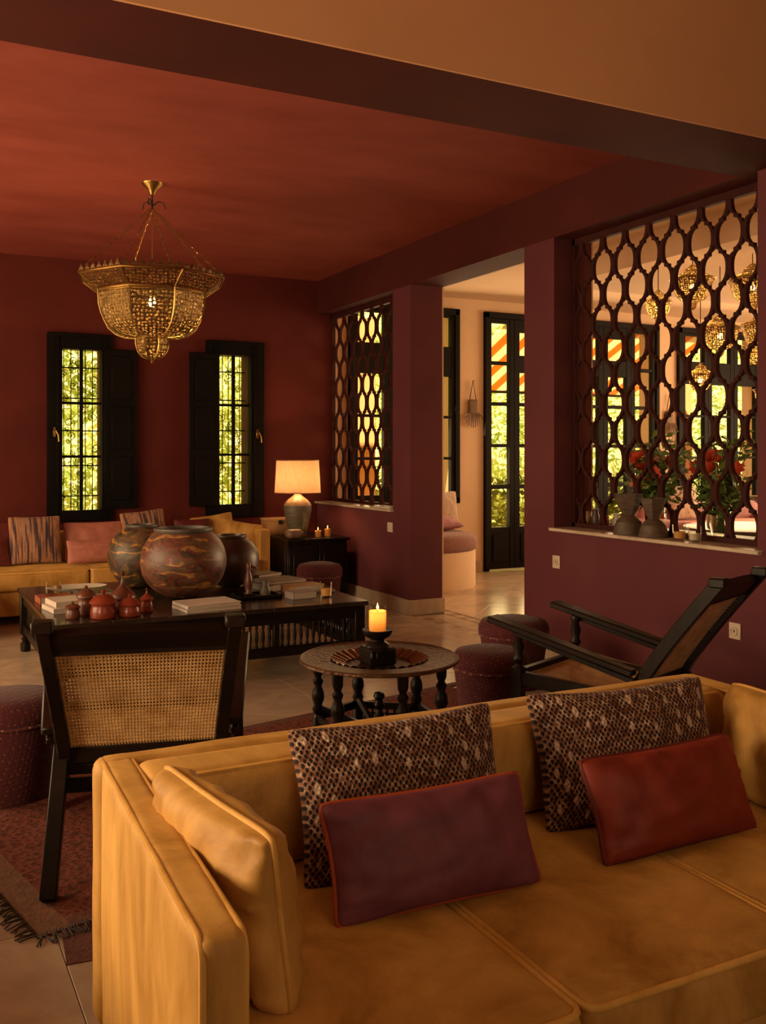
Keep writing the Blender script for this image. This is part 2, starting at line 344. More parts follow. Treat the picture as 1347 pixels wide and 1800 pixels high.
def tag(o, label=None, cat=None, group=None, kind=None):
    if label: o['label'] = label
    if cat: o['category'] = cat
    if group: o['group'] = group
    if kind: o['kind'] = kind
    return o
def thing(name, label, cat, loc=(0, 0, 0), rz=0, group=None):
    o = bpy.data.objects.new(name, None); C.objects.link(o); o.location = loc; o.rotation_euler = (0, 0, rz)
    return tag(o, label, cat, group)
def struct(o, label=None): o['kind'] = 'structure'; return tag(o, label)
def sempty(name, loc=(0, 0, 0)):
    o = bpy.data.objects.new(name, None); C.objects.link(o); o.location = loc; return struct(o)
def dup(o, parent=None):
    c = o.copy(); C.objects.link(c)
    if parent: c.parent = parent
    for ch in list(o.children): dup(ch, c)
    return c
def BX(*a, **k): return MB().box(*a, **k)

def rounded(w, d, h, r, crown=0, n=12, seed=0, wob=0.0, sag=0):
    """rounded soft block centred in x,y, base at z=0"""
    hx, hy, hz = w/2, d/2, h/2; rr = min(r, hx*.98, hy*.98, hz*.98)
    t = [-1, -.985, -.95, -.9]+[-.8+1.6*i/(n) for i in range(n+1)]+[.9, .95, .985, 1]; vs = []; fs = []; idx = {}
    def P(p):
        q = Vector((p[0]*hx, p[1]*hy, p[2]*hz)); c = Vector((max(-hx+rr, min(hx-rr, q.x)), max(-hy+rr, min(hy-rr, q.y)), max(-hz+rr, min(hz-rr, q.z))))
        e = q-c; e = e.normalized()*rr if e.length > 1e-9 else e; v = c+e
        if v.z > 0: v.z += crown*max(0, (1-(v.x/hx)**2))**.7*max(0, (1-(v.y/hy)**2))**.7*(v.z/hz)
        if wob:
            k = noise.noise_vector(Vector((v.x*5+seed, v.y*5, v.z*5)))*wob; v += k
        return v+Vector((0, 0, hz))
    mb = MB(); m = len(t)
    for ax in range(3):
        for sg in (-1, 1):
            vs = []; fs = []
            for i in range(m):
                for j in range(m):
                    p = [0, 0, 0]; p[ax] = sg; p[(ax+1) % 3] = t[i]; p[(ax+2) % 3] = t[j]; vs.append(P(p))
            for i in range(m-1):
                for j in range(m-1):
                    q = [i*m+j, (i+1)*m+j, (i+1)*m+j+1, i*m+j+1]; fs.append(q if sg > 0 else q[::-1])
            mb.add(vs, fs)
    # weld
    bm = bmesh.new(); bv = [bm.verts.new(p) for p in mb.v]
    for f in mb.f:
        try: bm.faces.new([bv[i] for i in f])
        except ValueError: pass
    bmesh.ops.remove_doubles(bm, verts=bm.verts[:], dist=1e-5)
    out = MB(); out.bm(bm); return out
def rrect(w, d, r, z, n=6, plane='xy', c=(0, 0, 0)):
    pts = []
    for (sx, sy, a0) in ((1, 1, 0), (-1, 1, PI/2), (-1, -1, PI), (1, -1, 3*PI/2)):
        for i in range(n+1):
            a = a0+PI/2*i/n; pts.append((sx*(w/2-r)+r*math.cos(a), sy*(d/2-r)+r*math.sin(a)))
    if plane == 'xy': return [(c[0]+x, c[1]+y, c[2]+z) for x, y in pts]
    if plane == 'xz': return [(c[0]+x, c[1]+z, c[2]+y) for x, y in pts]
    return [(c[0]+z, c[1]+x, c[2]+y) for x, y in pts]

def pillow_mesh(w, h, t, n=32, pinch=.05, seed=0, wr=.010, ex_=.50):
    mb = MB(); 
    def P(u, v, sd):
        ex = 1-pinch*(1-v*v)*abs(u)**1.5; ey = 1-pinch*1.3*(1-u*u)*abs(v)**1.5
        x = w/2*u*ex; z = h/2*v*ey
        e1 = max(0, 1-abs(v)); e2 = max(0, 1-abs(u)); k1 = math.exp(-e1*5)*(1-math.exp(-e1*30)); k2 = math.exp(-e2*5)*(1-math.exp(-e2*30))
        wq = (noise.noise(Vector((u*11+seed, v*1.5, sd)))*k1+noise.noise(Vector((u*1.5, v*11+seed, sd*2)))*k2)*wr*1.5
        cc = (u*u*v*v)**4; x *= 1-.035*cc; z *= 1-.05*cc
        dep = t/2*(max(0, (1-u**2)*(1-v**2)))**ex_
        q = noise.noise(Vector((u*3+seed, v*3+sd, seed)))*wr + noise.noise(Vector((u*8+seed*2, v*5, sd*3)))*wr*.5 + wq
        if dep < 1e-6: q = 0
        sagf = -.10*h*(1-u*u)*0
        return (x, sd*(dep+q*min(1, dep/t*4)), z+h/2+sagf)
    for sd in (-1, 1):
        vs = []; fs = []; uv = []
        for i in range(n+1):
            for j in range(n+1):
                u = math.sin((i/n*2-1)*PI/2); v = math.sin((j/n*2-1)*PI/2); vs.append(P(u, v, sd)); uv.append(((u+1)/2*w/.5, (v+1)/2*h/.5))
        for i in range(n):
            for j in range(n):
                q = [i*(n+1)+j, (i+1)*(n+1)+j, (i+1)*(n+1)+j+1, i*(n+1)+j+1]; fs.append(q if sd < 0 else q[::-1])
        mb.add(vs, fs, uv)
    edge = []
    K = 20
    for side in range(4):
        for i in range(K):
            s = i/K*2-1; u, v = [(s, -1), (1, s), (-s, 1), (-1, -s)][side]; p = P(u, v, 1); edge.append((p[0], 0, p[2]))
    return mb, edge
def pillow(label, mat, w, h, t, loc, lean=20, yaw=0, roll=0, pipe=None, group=None, seed=1, name='cushion', pr=.0058, pinch=.05, full=.5):
    mb, edge = pillow_mesh(w, h, t, seed=seed, pinch=pinch, ex_=full)
    R = math.radians
    rot = (Matrix.Rotation(R(yaw), 4, 'Z') @ Matrix.Rotation(R(-lean), 4, 'X') @ Matrix.Rotation(R(roll), 4, 'Y')).to_euler()
    if pipe:
        th = thing(name, label, 'cushion', loc); th.rotation_euler = rot
        if group: th['group'] = group
        mb.build('cushion_cover', mat, th, 60)
        e = MB().tube(edge, pr, 6, True).build('piping', pipe, th, 60)
        return th
    o = mb.build(name, mat, None, 60); o.location = loc; o.rotation_euler = rot
    return tag(o, label, 'cushion', group)

# ------------------------------------------------------------------ structure
XP, XQ = 3.847, 4.156      # partition faces
YB, YB2 = 8.946, 9.20      # back wall of the living room, of the dining room
ZC, ZH, ZS = 3.10, 2.76, .845
def wallmesh(boxes, name, mat, label=None):
    m = MB()
    for b in boxes: m.box(*b)
    return struct(m.build(name, mat, None, 0), label)
# floors
fl = struct(BX(-2.3, 12, -2.2, 9.5, -.15, -.005).build('floor', 'grout', None, 0))
def clip(poly, x0, x1, y0, y1):
    for ax, lim, sg in ((0, x0, 1), (0, x1, -1), (1, y0, 1), (1, y1, -1)):
        out = []
        for i in range(len(poly)):
            a, b = poly[i], poly[(i+1) % len(poly)]; da = (a[ax]-lim)*sg; db = (b[ax]-lim)*sg
            if da >= 0: out.append(a)
            if (da >= 0) != (db >= 0):
                t = da/(da-db); out.append((a[0]+(b[0]-a[0])*t, a[1]+(b[1]-a[1])*t))
        poly = out
        if not poly: return []
    return poly
def tile(poly, mat='tile', z0=-.004, z1=0.0, ins=.0015):
    cx = sum(p[0] for p in poly)/len(poly); cy = sum(p[1] for p in poly)/len(poly); n = len(poly)
    vs = [(x, y, z0) for x, y in poly]+[(x, y, z1-.0012) for x, y in poly]
    vs += [(x+(cx-x)*ins/max(.05, math.hypot(x-cx, y-cy)), y+(cy-y)*ins/max(.05, math.hypot(x-cx, y-cy)), z1) for x, y in poly]
    fs = [[i, (i+1) % n, n+(i+1) % n, n+i] for i in range(n)]+[[n+i, n+(i+1) % n, 2*n+(i+1) % n, 2*n+i] for i in range(n)]+[[2*n+i for i in range(n)]]
    MB().add(vs, fs).build('tile', mat, fl, 0)
T = .55; g = .0013
for i in range(-5, 7):
    for j in range(-5, 13):
        x0 = .41+T*i; y0 = 2.84+T*j
        if y0 < .5 or (x0 < -.9 and y0 < 5): continue
        p = clip([(x0+g, y0+g), (x0+T-g, y0+g), (x0+T-g, y0+T-g), (x0+g, y0+T-g)], -2.15, XP, -2, YB)
        if len(p) > 2: tile(p)
# diagonal tiles in the dining room
D = .42; c45 = math.cos(PI/4)
for i in range(-14, 16):
    for j in range(4, 22):
        cx = 4.2+(i*D*1.0-j*D)*c45+4.2; cy = (i*D+j*D)*c45+.4
        h = (D/2-g/1.5)*2*c45
        p = clip([(cx-h, cy), (cx, cy-h), (cx+h, cy), (cx, cy+h)], XQ+.10, 8.6, 4.9, YB2)
        if len(p) > 2: tile(p)
# inlaid threshold strip in the doorway
for i in range(17):
    for j in range(4):
        x0 = XP-.005+.10*j; y0 = 5.375+.0955*i
        if x0 > XQ+.07: continue
        if j in (0, 3): tile([(x0+.002, y0+.002), (x0+.096, y0+.002), (x0+.096, y0+.093), (x0+.002, y0+.093)], 'tile_dark' if i % 2 == (j > 0) else 'tile')
for i in range(8):
    y0 = 5.375+.191*i
    tile([(XP+.098, y0+.003), (XP+.288, y0+.003), (XP+.288, y0+.188), (XP+.098, y0+.188)], 'tile')
# living room shell
wallmesh([(-2.2, 1.34, YB, YB+.3, -.02, 3.3), (1.72, 2.79, YB, YB+.3, -.02, 3.3), (3.14, XP+.16, YB, YB+.3, -.02, 3.3),
          (1.34, 1.72, YB, YB+.3, -.02, .82), (1.34, 1.72, YB, YB+.3, 2.31, 3.3), (2.79, 3.14, YB, YB+.3, -.02, .84), (2.79, 3.14, YB, YB+.3, 2.32, 3.3)],
         'wall_back', 'wall_red')
wallmesh([(XP, XQ, 6.985, 7.30, -.02, ZH), (XP, XQ, 7.30, YB, -.02, ZS),
          (XP, XQ, -2.2, 3.39, -.02, ZH), (XP, XQ, 3.39, 5.04, -.02, ZS), (XP, XQ, 5.04, 5.37, -.02, ZH)], 'wall_right', 'wall_plum')
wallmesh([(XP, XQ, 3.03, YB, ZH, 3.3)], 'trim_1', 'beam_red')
wallmesh([(-2.2, XP, 3.50, YB, ZC, 3.3)], 'ceiling', 'ceiling_red')
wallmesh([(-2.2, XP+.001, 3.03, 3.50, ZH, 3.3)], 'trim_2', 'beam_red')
wallmesh([(-2.2, XQ+.02, 3.016, 3.029, ZH, 4.0)], 'wall_front', 'cream_warm')
wallmesh([(-2.2, XP, -2.2, 3.016, 3.75, 3.9)], 'ceiling_near', 'cream')
wallmesh([(-2.35, -2.15, -2.2, 1.5, 0, 3.9), (-2.35, -2.15, 2.95, 4.3, 0, 3.9), (-2.35, -2.15, 7.7, YB+.3, 0, 3.9), (-2.35, -2.15, 1.5, 2.95, 0, .9), (-2.35, -2.15, 1.5, 2.95, 2.75, 3.9), (-2.35, -2.15, 4.3, 7.7, 2.75, 3.9)], 'wall_left', 'wall_red')
wallmesh([(-2.35, 0, -2.35, -2.0, 0, 3.9), (2.4, XQ, -2.35, -2.0, 0, 3.9), (0, 2.4, -2.35, -2.0, 2.8, 3.9)], 'wall_near', 'wall_red')
wallmesh([(XP, XQ, -2.2, 2.93, ZH, 3.9)], 'wall_right_near', 'wall_plum')
# dining room shell
def holes_wall(x0, x1, y0, y1, z1, holes):
    out = []; x = x0
    for a, b, c, d in holes:
        out.append((x, a, y0, y1, -.02, z1)); x = b
        if c > 0: out.append((a, b, y0, y1, -.02, c))
        out.append((a, b, y0, y1, d, z1))
    out.append((x, x1, y0, y1, -.02, z1)); return out
wallmesh(holes_wall(XQ-.15, 12, YB2, YB2+.28, 3.3, [(4.36, 5.63, .85, 2.92), (6.07, 8.60, 0, 2.92), (9.02, 10.45, .3, 2.92)]), 'wall_dining_back', 'cream')
wallmesh([(XQ, 12, 3.0, YB2, ZC, 3.3)], 'ceiling_dining', 'cream')
wallmesh([(5.32, 12, 3.0, 6.96, 2.86, ZC+.01)], 'trim_3', 'cream')
wallmesh([(XQ, 12, 2.8, 3.0, 0, 3.3)], 'wall_dining_front', 'cream')
wallmesh([(11.9, 12.1, 2.8, 4.0, 0, 3.3), (11.9, 12.1, 8.0, 9.4, 0, 3.3), (11.9, 12.1, 4.0, 8.0, 2.7, 3.3)], 'wall_dining_right', 'cream')
wallmesh([(XQ, XQ+.012, 3.0, 3.39, 0, 3.1), (XQ, XQ+.012, 3.39, 5.04, 0, ZS), (XQ, XQ+.012, 5.04, 5.37, 0, ZC), (XQ, XQ+.012, 6.985, 7.30, 0, ZC), (XQ, XQ+.012, 7.30, YB2, 0, ZS), (XQ, XQ+.012, 3.0, YB2, ZH, ZC)], 'wall_dining_left', 'cream')
# baseboards, stone slab by stone slab
def baseboard(name, runs):
    e = sempty(name)
    for (x0, x1, y0, y1) in runs:
        L = max(x1-x0, y1-y0); n = max(1, round(L/.42))
        for i in range(n):
            a, b = i/n, (i+1)/n
            if x1-x0 > y1-y0: bb = (x0+(x1-x0)*a+.001, x0+(x1-x0)*b-.001, y0, y1)
            else: bb = (x0, x1, y0+(y1-y0)*a+.001, y0+(y1-y0)*b-.001)
            BX(*bb, 0, .125, bev=.002).build('stone_slab', 'baseboard', e, 0)
baseboard('baseboard_right', [(XP-.018, XP, 6.967, YB), (XP-.018, XQ+.018, 6.967, 6.985), (XP-.018, XP, .6, 5.37), (XP-.018, XQ+.018, 5.37, 5.388)])
baseboard('baseboard_back', [(-2.1, XP-.018, YB-.018, YB)])
baseboard('baseboard_dining', [(5.63+.05, 6.0, YB2-.018, YB2), (8.64, 8.95, YB2-.018, YB2)])
# marble sills
struct(BX(XP-.035, XQ+.03, 3.36, 5.055, ZS, ZS+.022, bev=.004).build('trim_4', 'marble'))
struct(BX(XP-.035, XQ+.03, 7.285, YB-.002, ZS, ZS+.022, bev=.004).build('trim_5', 'marble'))

# ------------------------------------------------------------------ windows on the back wall
def scroll(mb, cx, cz, y, r, sg=1, flip=1, turns=1.35, a0=0, rr=.0045):
    pts = []
    for i in range(22):
        t = i/21; a = a0+sg*t*turns*2*PI; q = r*(1-.78*t); pts.append((cx+q*math.cos(a), y, cz+flip*q*math.sin(a)))
    mb.tube(pts, rr, 5)
def back_window(name, fx0, fx1, gx0, gx1, gz0, gz1, fz0, fz1, side, handle_x):
    e = sempty(name); y = YB
    f = MB()
    f.box(fx0, gx0, y-.045, y+.02, fz0, fz1, bev=.006); f.box(gx1, fx1, y-.045, y+.02, fz0, fz1, bev=.006)
    f.box(gx0-.005, gx1+.005, y-.045, y+.02, gz1, fz1, bev=.006); f.box(gx0-.005, gx1+.005, y-.045, y+.02, fz0, gz0, bev=.006)
    f.box(gx0-.05, gx0-.03, y-.056, y-.04, fz0+.02, fz1-.02, bev=.003); f.box(gx1+.03, gx1+.05, y-.056, y-.04, fz0+.02, fz1-.02, bev=.003)
    f.box(fx0-.0, fx1, y-.06, y-.04, fz1-.03, fz1, bev=.005)
    f.build('window_frame', 'shutter', e)
    s = MB(); t = .014
    s.box(gx0-.012, gx0+.004, y+.0, y+.045, gz0, gz1, bev=.002); s.box(gx1-.004, gx1+.012, y, y+.045, gz0, gz1, bev=.002)
    xm = (gx0+gx1)/2; s.box(xm-t, xm+t, y+.002, y+.043, gz0, gz1, bev=.003)
    h = (gz1-gz0)/3
    for k in (1, 2): s.box(gx0, gx1, y+.004, y+.041, gz0+h*k-.012, gz0+h*k+.012, bev=.003)
    s.build('glazing_bars', 'shutter', e)
    for k in range(3):
        for a, b in ((gx0, xm), (xm, gx1)):
            BX(a, b, y+.02, y+.024, gz0+h*k, gz0+h*(k+1)).build('pane', 'pane', e, 0)
    G = MB(); yy = y+.18
    for q in range(7): 
        x = gx0-.02+(gx1-gx0+.04)*q/6; G.tube([(x, yy, gz0-.05), (x, yy, gz1+.05)], .0048, 5)
    for zz in (gz0+.12, gz0+.40, gz0+.72, gz0+1.02, gz0+1.30): G.box(gx0-.03, gx1+.03, yy-.004, yy+.004, zz-.006, zz+.006)
    rnd = random.Random(len(name)*3+int(gx0*100))
    for q in range(24):
        cx = gx0+.02+(gx1-gx0-.04)*rnd.random(); cz = gz0+.05+(gz1-gz0-.08)*q/24
        scroll(G, cx, cz, yy-.01, rnd.uniform(.022, .05), rnd.choice((-1, 1)), rnd.choice((-1, 1)), 1.3, rnd.random()*6, .0036)
    G.build('iron_grille', 'iron', e, 60)
    if side:
        s0, s1, z0, z1 = side; sh = MB()
        sh.box(s0, s1, y-.072, y-.048, z0, z1, bev=.004); shb = sh.build('shutter', 'shutter', e)
        hh = (z1-z0-.08)/3; w = s1-s0
        for k in range(3):
            a = z0+.06+k*hh; p = MB()
            p.box(s0+.055, s1-.055, y-.082, y-.070, a+.02, a+hh-.04, bev=.008); p.build('shutter_panel', 'shutter', shb)
    hd = MB(); hz = 1.53
    hd.box(handle_x-.012, handle_x+.012, y-.065, y-.045, hz-.035, hz+.055, bev=.003)
    hd.tube([(handle_x, y-.06, hz+.03), (handle_x+.01, y-.085, hz+.025), (handle_x+.03, y-.088, hz-.02), (handle_x+.034, y-.088, hz-.075)], .007, 8)
    hd.build('brass_handle', 'brass_plain', e)
back_window('window_1', 1.226, 1.80, 1.356, 1.700, .838, 2.288, .74, 2.43, (1.72, 2.012, .845, 2.30), 1.285)
back_window('window_2', 2.680, 3.262, 2.808, 3.122, .855, 2.302, .73, 2.437, (2.506, 2.792, .846, 2.31), 3.185)

# ------------------------------------------------------------------ dining room joinery
def unit(e, x0, x1, zb, zpanes, y=YB2, st=.075, mid=None, panel=True, ztop=2.96):
    """one glazed leaf: stiles, rails between the panes, panes, bottom panel"""
    f = MB(); f.box(x0, x0+st, y-.03, y+.04, zb, ztop, bev=.004); f.box(x1-st, x1, y-.03, y+.04, zb, ztop, bev=.004)
    prev = ztop
    for (a, b) in zpanes:
        f.box(x0+st-.003, x1-st+.003, y-.026, y+.036, b, prev, bev=.004); prev = a
    f.box(x0+st-.003, x1-st+.003, y-.026, y+.036, zb, prev, bev=.004)
    leaf = f.build('glazed_leaf', 'shutter', e)
    for (a, b) in zpanes: BX(x0+st, x1-st, y+.0, y+.004, a, b).build('pane', 'pane', leaf, 0)
    if panel and prev-zb > .25: BX(x0+st+.01, x1-st-.01, y-.038, y-.024, zb+.08, prev-.08, bev=.01).build('door_panel', 'shutter', leaf)
P5 = [(2.41, 2.85), (1.94, 2.37), (1.46, 1.90), (.99, 1.42), (.50, .94)]
PD = [(2.49, 2.76), (1.94, 2.29), (1.46, 1.90), (.99, 1.42), (.50, .94)]
PW = [(2.54, 2.87), (1.77, 2.21), (1.31, 1.74), (.90, 1.28)]
d1 = sempty('door_1')
MB().box(6.02, 6.075, YB2-.05, YB2+.06, 0, 2.96, bev=.005).box(8.59, 8.645, YB2-.05, YB2+.06, 0, 2.96, bev=.005).box(6.02, 8.645, YB2-.05, YB2+.06, 2.90, 2.97, bev=.005).build('door_frame', 'shutter', d1)
unit(d1, 6.05, 6.43, .02, P5, st=.065)
for i in range(4): unit(d1, 6.43+.44*i, 6.87+.44*i, .02, PD)
unit(d1, 8.19, 8.60, .02, P5, st=.065)
w3 = sempty('window_3')
MB().box(4.31, 4.365, YB2-.05, YB2+.06, .80, 2.97, bev=.005).box(5.62, 5.68, YB2-.05, YB2+.06, .80, 2.97, bev=.005).box(4.31, 5.68, YB2-.05, YB2+.06, 2.90, 2.97, bev=.005).box(4.31, 5.68, YB2-.05, YB2+.06, .79, .86, bev=.005).build('window_frame', 'shutter', w3)
for i in range(3): unit(w3, 4.36+.423*i, 4.36+.423*(i+1), .84, PW, st=.055, panel=False)
w4 = sempty('window_4')
MB().box(8.97, 9.03, YB2-.05, YB2+.06, .25, 2.97, bev=.005).box(10.44, 10.5, YB2-.05, YB2+.06, .25, 2.97, bev=.005).box(8.97, 10.5, YB2-.05, YB2+.06, 2.90, 2.97, bev=.005).build('window_frame', 'shutter', w4)
for i in range(3): unit(w4, 9.03+.47*i, 9.03+.47*(i+1), .28, [(2.54, 2.87), (1.85, 2.25), (1.31, 1.82), (.75, 1.28), (.35, .72)], st=.07, panel=False)
# near room joinery outside the view is left as plain openings

# ------------------------------------------------------------------ lattice screens
def lattice(name, label, y0, y1, x):
    e = thing(name, label, 'screen', (x, (y0+y1)/2, ZS+.022)); L = y1-y0; z0 = 0; z1 = ZH-ZS-.022; t = .022
    f = MB(); fw = .030
    f.box(-t, t, -L/2, L/2, z0, z0+fw, bev=.003); f.box(-t, t, -L/2, L/2, z1-.045, z1, bev=.003)
    f.box(-t, t, -L/2, -L/2+fw, z0, z1, bev=.003); f.box(-t, t, L/2-fw, L/2, z0, z1, bev=.003)
    f.build('screen_frame', 'lattice', e)
    n = round(L/.206); p = L/n; PY = .35; m = MB(); tt = .013
    # quarter outlines of one cell: pierced lantern shape (Q) and the cell border it shares with its neighbours (B)
    Q = [(0, .80), (.05, .71), (.13, .635), (.24, .59), (.335, .575), (.345, .475), (.36, .455), (.50, .445), (.64, .375), (.745, .275), (.805, .15), (.82, 0)]
    B = [(0, 1), (.03, .90), (.10, .80), (.22, .70), (.36, .62), (.44, .56), (.50, .50), (.56, .44), (.68, .35), (.84, .24), (.96, .12), (1, 0)]
    def full(q): return [(x, y) for x, y in q]+[(x, -y) for x, y in q[-2::-1]]+[(-x, -y) for x, y in q[1:]]+[(-x, y) for x, y in q[-2:0:-1]]
    FQ, FB = full(Q), full(B); N = len(FQ)
    lo, hi = -L/2+.012, L/2-.012; zl, zh = .012, z1-.03
    for k in range(-1, 2*n+2):
        cy = -L/2+.0245+k*p/2
        for j in range(-1, 8):
            cz = z1-.052-PY/2-PY*j+(PY/2 if k % 2 == 0 else 0)
            if cz-PY/2 > zh or cz+PY/2 < zl or cy+p/2 < lo+.001 or cy-p/2 > hi-.001: continue
            cl = lambda a_, b_: (max(lo, min(hi, a_)), max(zl, min(zh, b_)))
            o_ = [cl(cy+x*p/2, cz+y*PY/2) for x, y in FB]; i_ = [cl(cy+x*p/2, cz+y*PY/2) for x, y in FQ]
            vs = [(-tt, *v) for v in o_]+[(-tt, *v) for v in i_]+[(tt, *v) for v in o_]+[(tt, *v) for v in i_]; fs = []
            for q in range(N):
                r_ = (q+1) % N; fs += [[q, r_, N+r_, N+q], [2*N+q, 3*N+q, 3*N+r_, 2*N+r_], [N+q, N+r_, 3*N+r_, 3*N+q]]
            m.add(vs, fs)
    fw_ = m.build('fretwork', 'lattice', e, 0)
    bmf = bmesh.new(); bmf.from_mesh(fw_.data); bmesh.ops.remove_doubles(bmf, verts=bmf.verts[:], dist=2e-4); bmesh.ops.recalc_face_normals(bmf, faces=bmf.faces); bmf.to_mesh(fw_.data); bmf.free()
lattice('lattice_screen', 'large red-brown fretwork screen above the sill with the goblet vases', 3.39, 5.04, 4.015)
lattice('lattice_screen', 'smaller red-brown fretwork screen behind the table lamp', 7.30, YB-.002, 4.015)

# ------------------------------------------------------------------ sockets
def socket(label, y, z, w=.075, double=False):
    e = thing('wall_socket', label, 'socket', (XP, y, z))
    BX(-.009, 0, -w/2, w/2, -.042, .042, bev=.003).build('plate', 'plastic', e)
    if double:
        for s in (-1, 1): BX(-.013, -.008, s*w/4-w*.17, s*w/4+w*.17, -.026, .026, bev=.002).build('switch_rocker', 'plastic', e)
    else:
        m = MB(); m.lathe([(.022, 0), (.022, .006), (.018, .006), (.018, .002), (0, .002)], 20, mat=Matrix.Translation((-.009, 0, 0)) @ Matrix.Rotation(-PI/2, 4, 'Y')); m.build('socket_ring', 'plastic', e)
        BX(-.0115, -.0105, -.004, .004, -.007, .007).build('earth_pin', 'iron', e)
from math import sin, cos
socket('ivory double switch plate on the plum wall below the smaller screen', 7.34, .71, .095, True)
socket('ivory socket on the wall just below the corner of the large screen sill', 5.01, .645)
socket('ivory socket on the wall behind the reclining back of the right cane chair', 3.53, .44)

# ------------------------------------------------------------------ garden outside
struct(BX(-6, 26, YB2+.28, 24, -.3, -.03).build('garden_ground', 'garden_ground', None, 0))
struct(BX(-6, 26, 14.0, 14.3, 0, 4.4).build('garden_wall', 'pale_wall', None, 0))
struct(BX(-3, 12.6, YB+.3, 9.75, 3.3, 3.42).build('added_sun_overhang', 'ochre', None, 0))  # unseen overhang, added to keep the sun from entering the windows
def hedge(name, label, x0, x1, y0, y1, z0, z1, n, mat, seed, size=.07):
    r = random.Random(seed); m = MB()
    for _ in range(n):
        c = Vector((r.uniform(x0, x1), r.uniform(y0, y1), r.uniform(z0, z1)))
        c.y += .25*noise.noise(Vector((c.x*1.2, 0, c.z*1.2)))
        a = Vector((r.gauss(0, 1), r.gauss(0, 1), r.gauss(0, 1))).normalized(); b = a.orthogonal().normalized(); s = size*r.uniform(.6, 1.4)
        m.add([c-a*s, c+b*s*.45, c+a*s, c-b*s*.45], [[0, 1, 2, 3]])
    o = m.build(name, mat, None, 0); return tag(o, label, 'hedge', None, 'stuff')
hedge('hedge', 'sunlit yellow-green hedge seen through the two narrow black windows', -1.0, 5.5, 10.9, 11.7, 0, 4.2, 20000, 'hedge', 1)
hedge('hedge', 'leafy hedge seen through the glazed doors of the far room', 5.9, 19, 12.4, 13.2, 0, 3.8, 26000, 'hedge', 2)
hedge('shrub', 'deep green shrub mass at the foot of the garden beyond the glazed doors', 5.9, 18, 11.65, 11.9, 0, 1.0, 6000, 'hedge_dark', 3)
for i, (x, yy, lab) in enumerate(((5.10, 10.5, 'ochre garden pier behind the left panes of the far window'), (6.37, 10.6, 'ochre garden pier behind the right edge of the far window'), (10.6, 10.8, 'orange garden pier seen at the far right behind the lanterns'))):
    tag(BX(x-.13, x+.13, yy-.13, yy+.13, -.05, 3.0, bev=.01).build('garden_pier', 'ochre'), lab, 'pier')
aw = MB(); aw.add([(6.75, 9.75, 2.98), (10.2, 9.75, 2.98), (10.2, 11.4, 2.25), (6.75, 11.4, 2.25), (6.75, 9.75, 2.965), (10.2, 9.75, 2.965), (10.2, 11.4, 2.235), (6.75, 11.4, 2.235)], [[0, 1, 2, 3], [4, 7, 6, 5], [3, 2, 6, 7], [0, 3, 7, 4], [1, 5, 6, 2], [0, 4, 5, 1]])
awt = thing('awning', 'orange and white striped awning outside the glazed doors', 'awning')
aw.build('awning_cloth', 'awning', awt, 0)
ap = MB(); ap.tube([(6.75, 11.4, 2.24), (10.2, 11.4, 2.24)], .03, 8); ap.build('front_rail', 'iron', awt)
for x in (6.80, 10.15): MB().tube([(x, 11.4, -.03), (x, 11.4, 2.24)], .03, 8).build('awning_post', 'iron', awt)

# ------------------------------------------------------------------ sofas
def sofa(name, label, x0, x1, y0, y1, n, zarm=.65, zseat=.41, armt=.080, backt=.09, arms=(1, 1), legs=True, bc=3, zback=None, chaise=False, bch=.242):
    """faces -Y: front edge y0, back y1"""
    cx = (x0+x1)/2; e = thing(name, label, 'sofa', (cx, (y0+y1)/2, 0)); w = x1-x0; d = y1-y0; hx = w/2; hy = d/2; zb = zback or zarm
    rounded(w-2*armt, d-.04, .20, .02).build('seat_base', 'mustard', e, 50, (0, .01, .07))
    for s, on in zip((-1, 1), arms):
        if not on: continue
        ax = s*(hx-armt/2)
        a = rounded(armt, d-.055, zarm-.05, .022, n=10, wob=.003, seed=s*3).build('arm', 'mustard', e, 60, (ax, .0275, .05)); a.rotation_euler = (0, 0, math.radians(-2.0 if s < 0 else 0)); a.location.x += .006 if s < 0 else 0
        for q in (-1, 1):
            p = MB().tube(rrect(d-.055-.012, zarm-.05-.012, .03, q*(armt/2-.008), plane='yz', c=(0, 0, (zarm-.05)/2)), .0058, 6, True)
            # rrect yz: x offset, y, z
            p.build('piping', 'mustard_pipe', a, 60)
    bk = rounded(w-.02, backt, zb-.05, .03, n=14, wob=.003, seed=5).build('backrest', 'mustard', e, 60, (0, hy-backt/2, .05))
    ins0 = -hx+(armt if arms[0] else 0)+.004; ins1 = hx-(armt if arms[1] else 0)-.004; cw = (ins1-ins0)/n
    sd = d-backt-.01
    for i in range(n):
        x = ins0+cw*(i+.5); th = zseat-.26
        c = rounded(cw-.006, sd, th-.012, .03, crown=.012, n=14, wob=.004, seed=i*2.3).build('seat_cushion', 'mustard', e, 60, (x, -hy+sd/2, .268))
        MB().tube(rrect(cw-.014, sd-.010, .03, th-.019), .0070, 6, True).build('piping', 'mustard_pipe', c, 60)
    bw = (ins1-ins0)/bc
    for i in range(bc):
        x = ins0+bw*(i+.5); t_ = .155
        c = rounded(bw-.004, bch, t_, .032, crown=.030, n=14, wob=.004, seed=i*3.1+2).build('back_cushion', 'mustard', e, 60, (x, hy-backt-.004, zseat+.004+bch/2)); c.rotation_euler = (math.radians(82+8), 0, 0)
        MB().tube(rrect(bw-.018, bch-.016, .030, t_-.008), .0065, 6, True).build('piping', 'mustard_pipe', c, 60)
    for sx in (-1, 1):
        for sy in (-1, 1): BX(sx*(hx-.08)-.025, sx*(hx-.08)+.025, sy*(hy-.10)-.025, sy*(hy-.10)+.025, 0, .08, bev=.004).build('foot', 'blackwood', e)
    return e
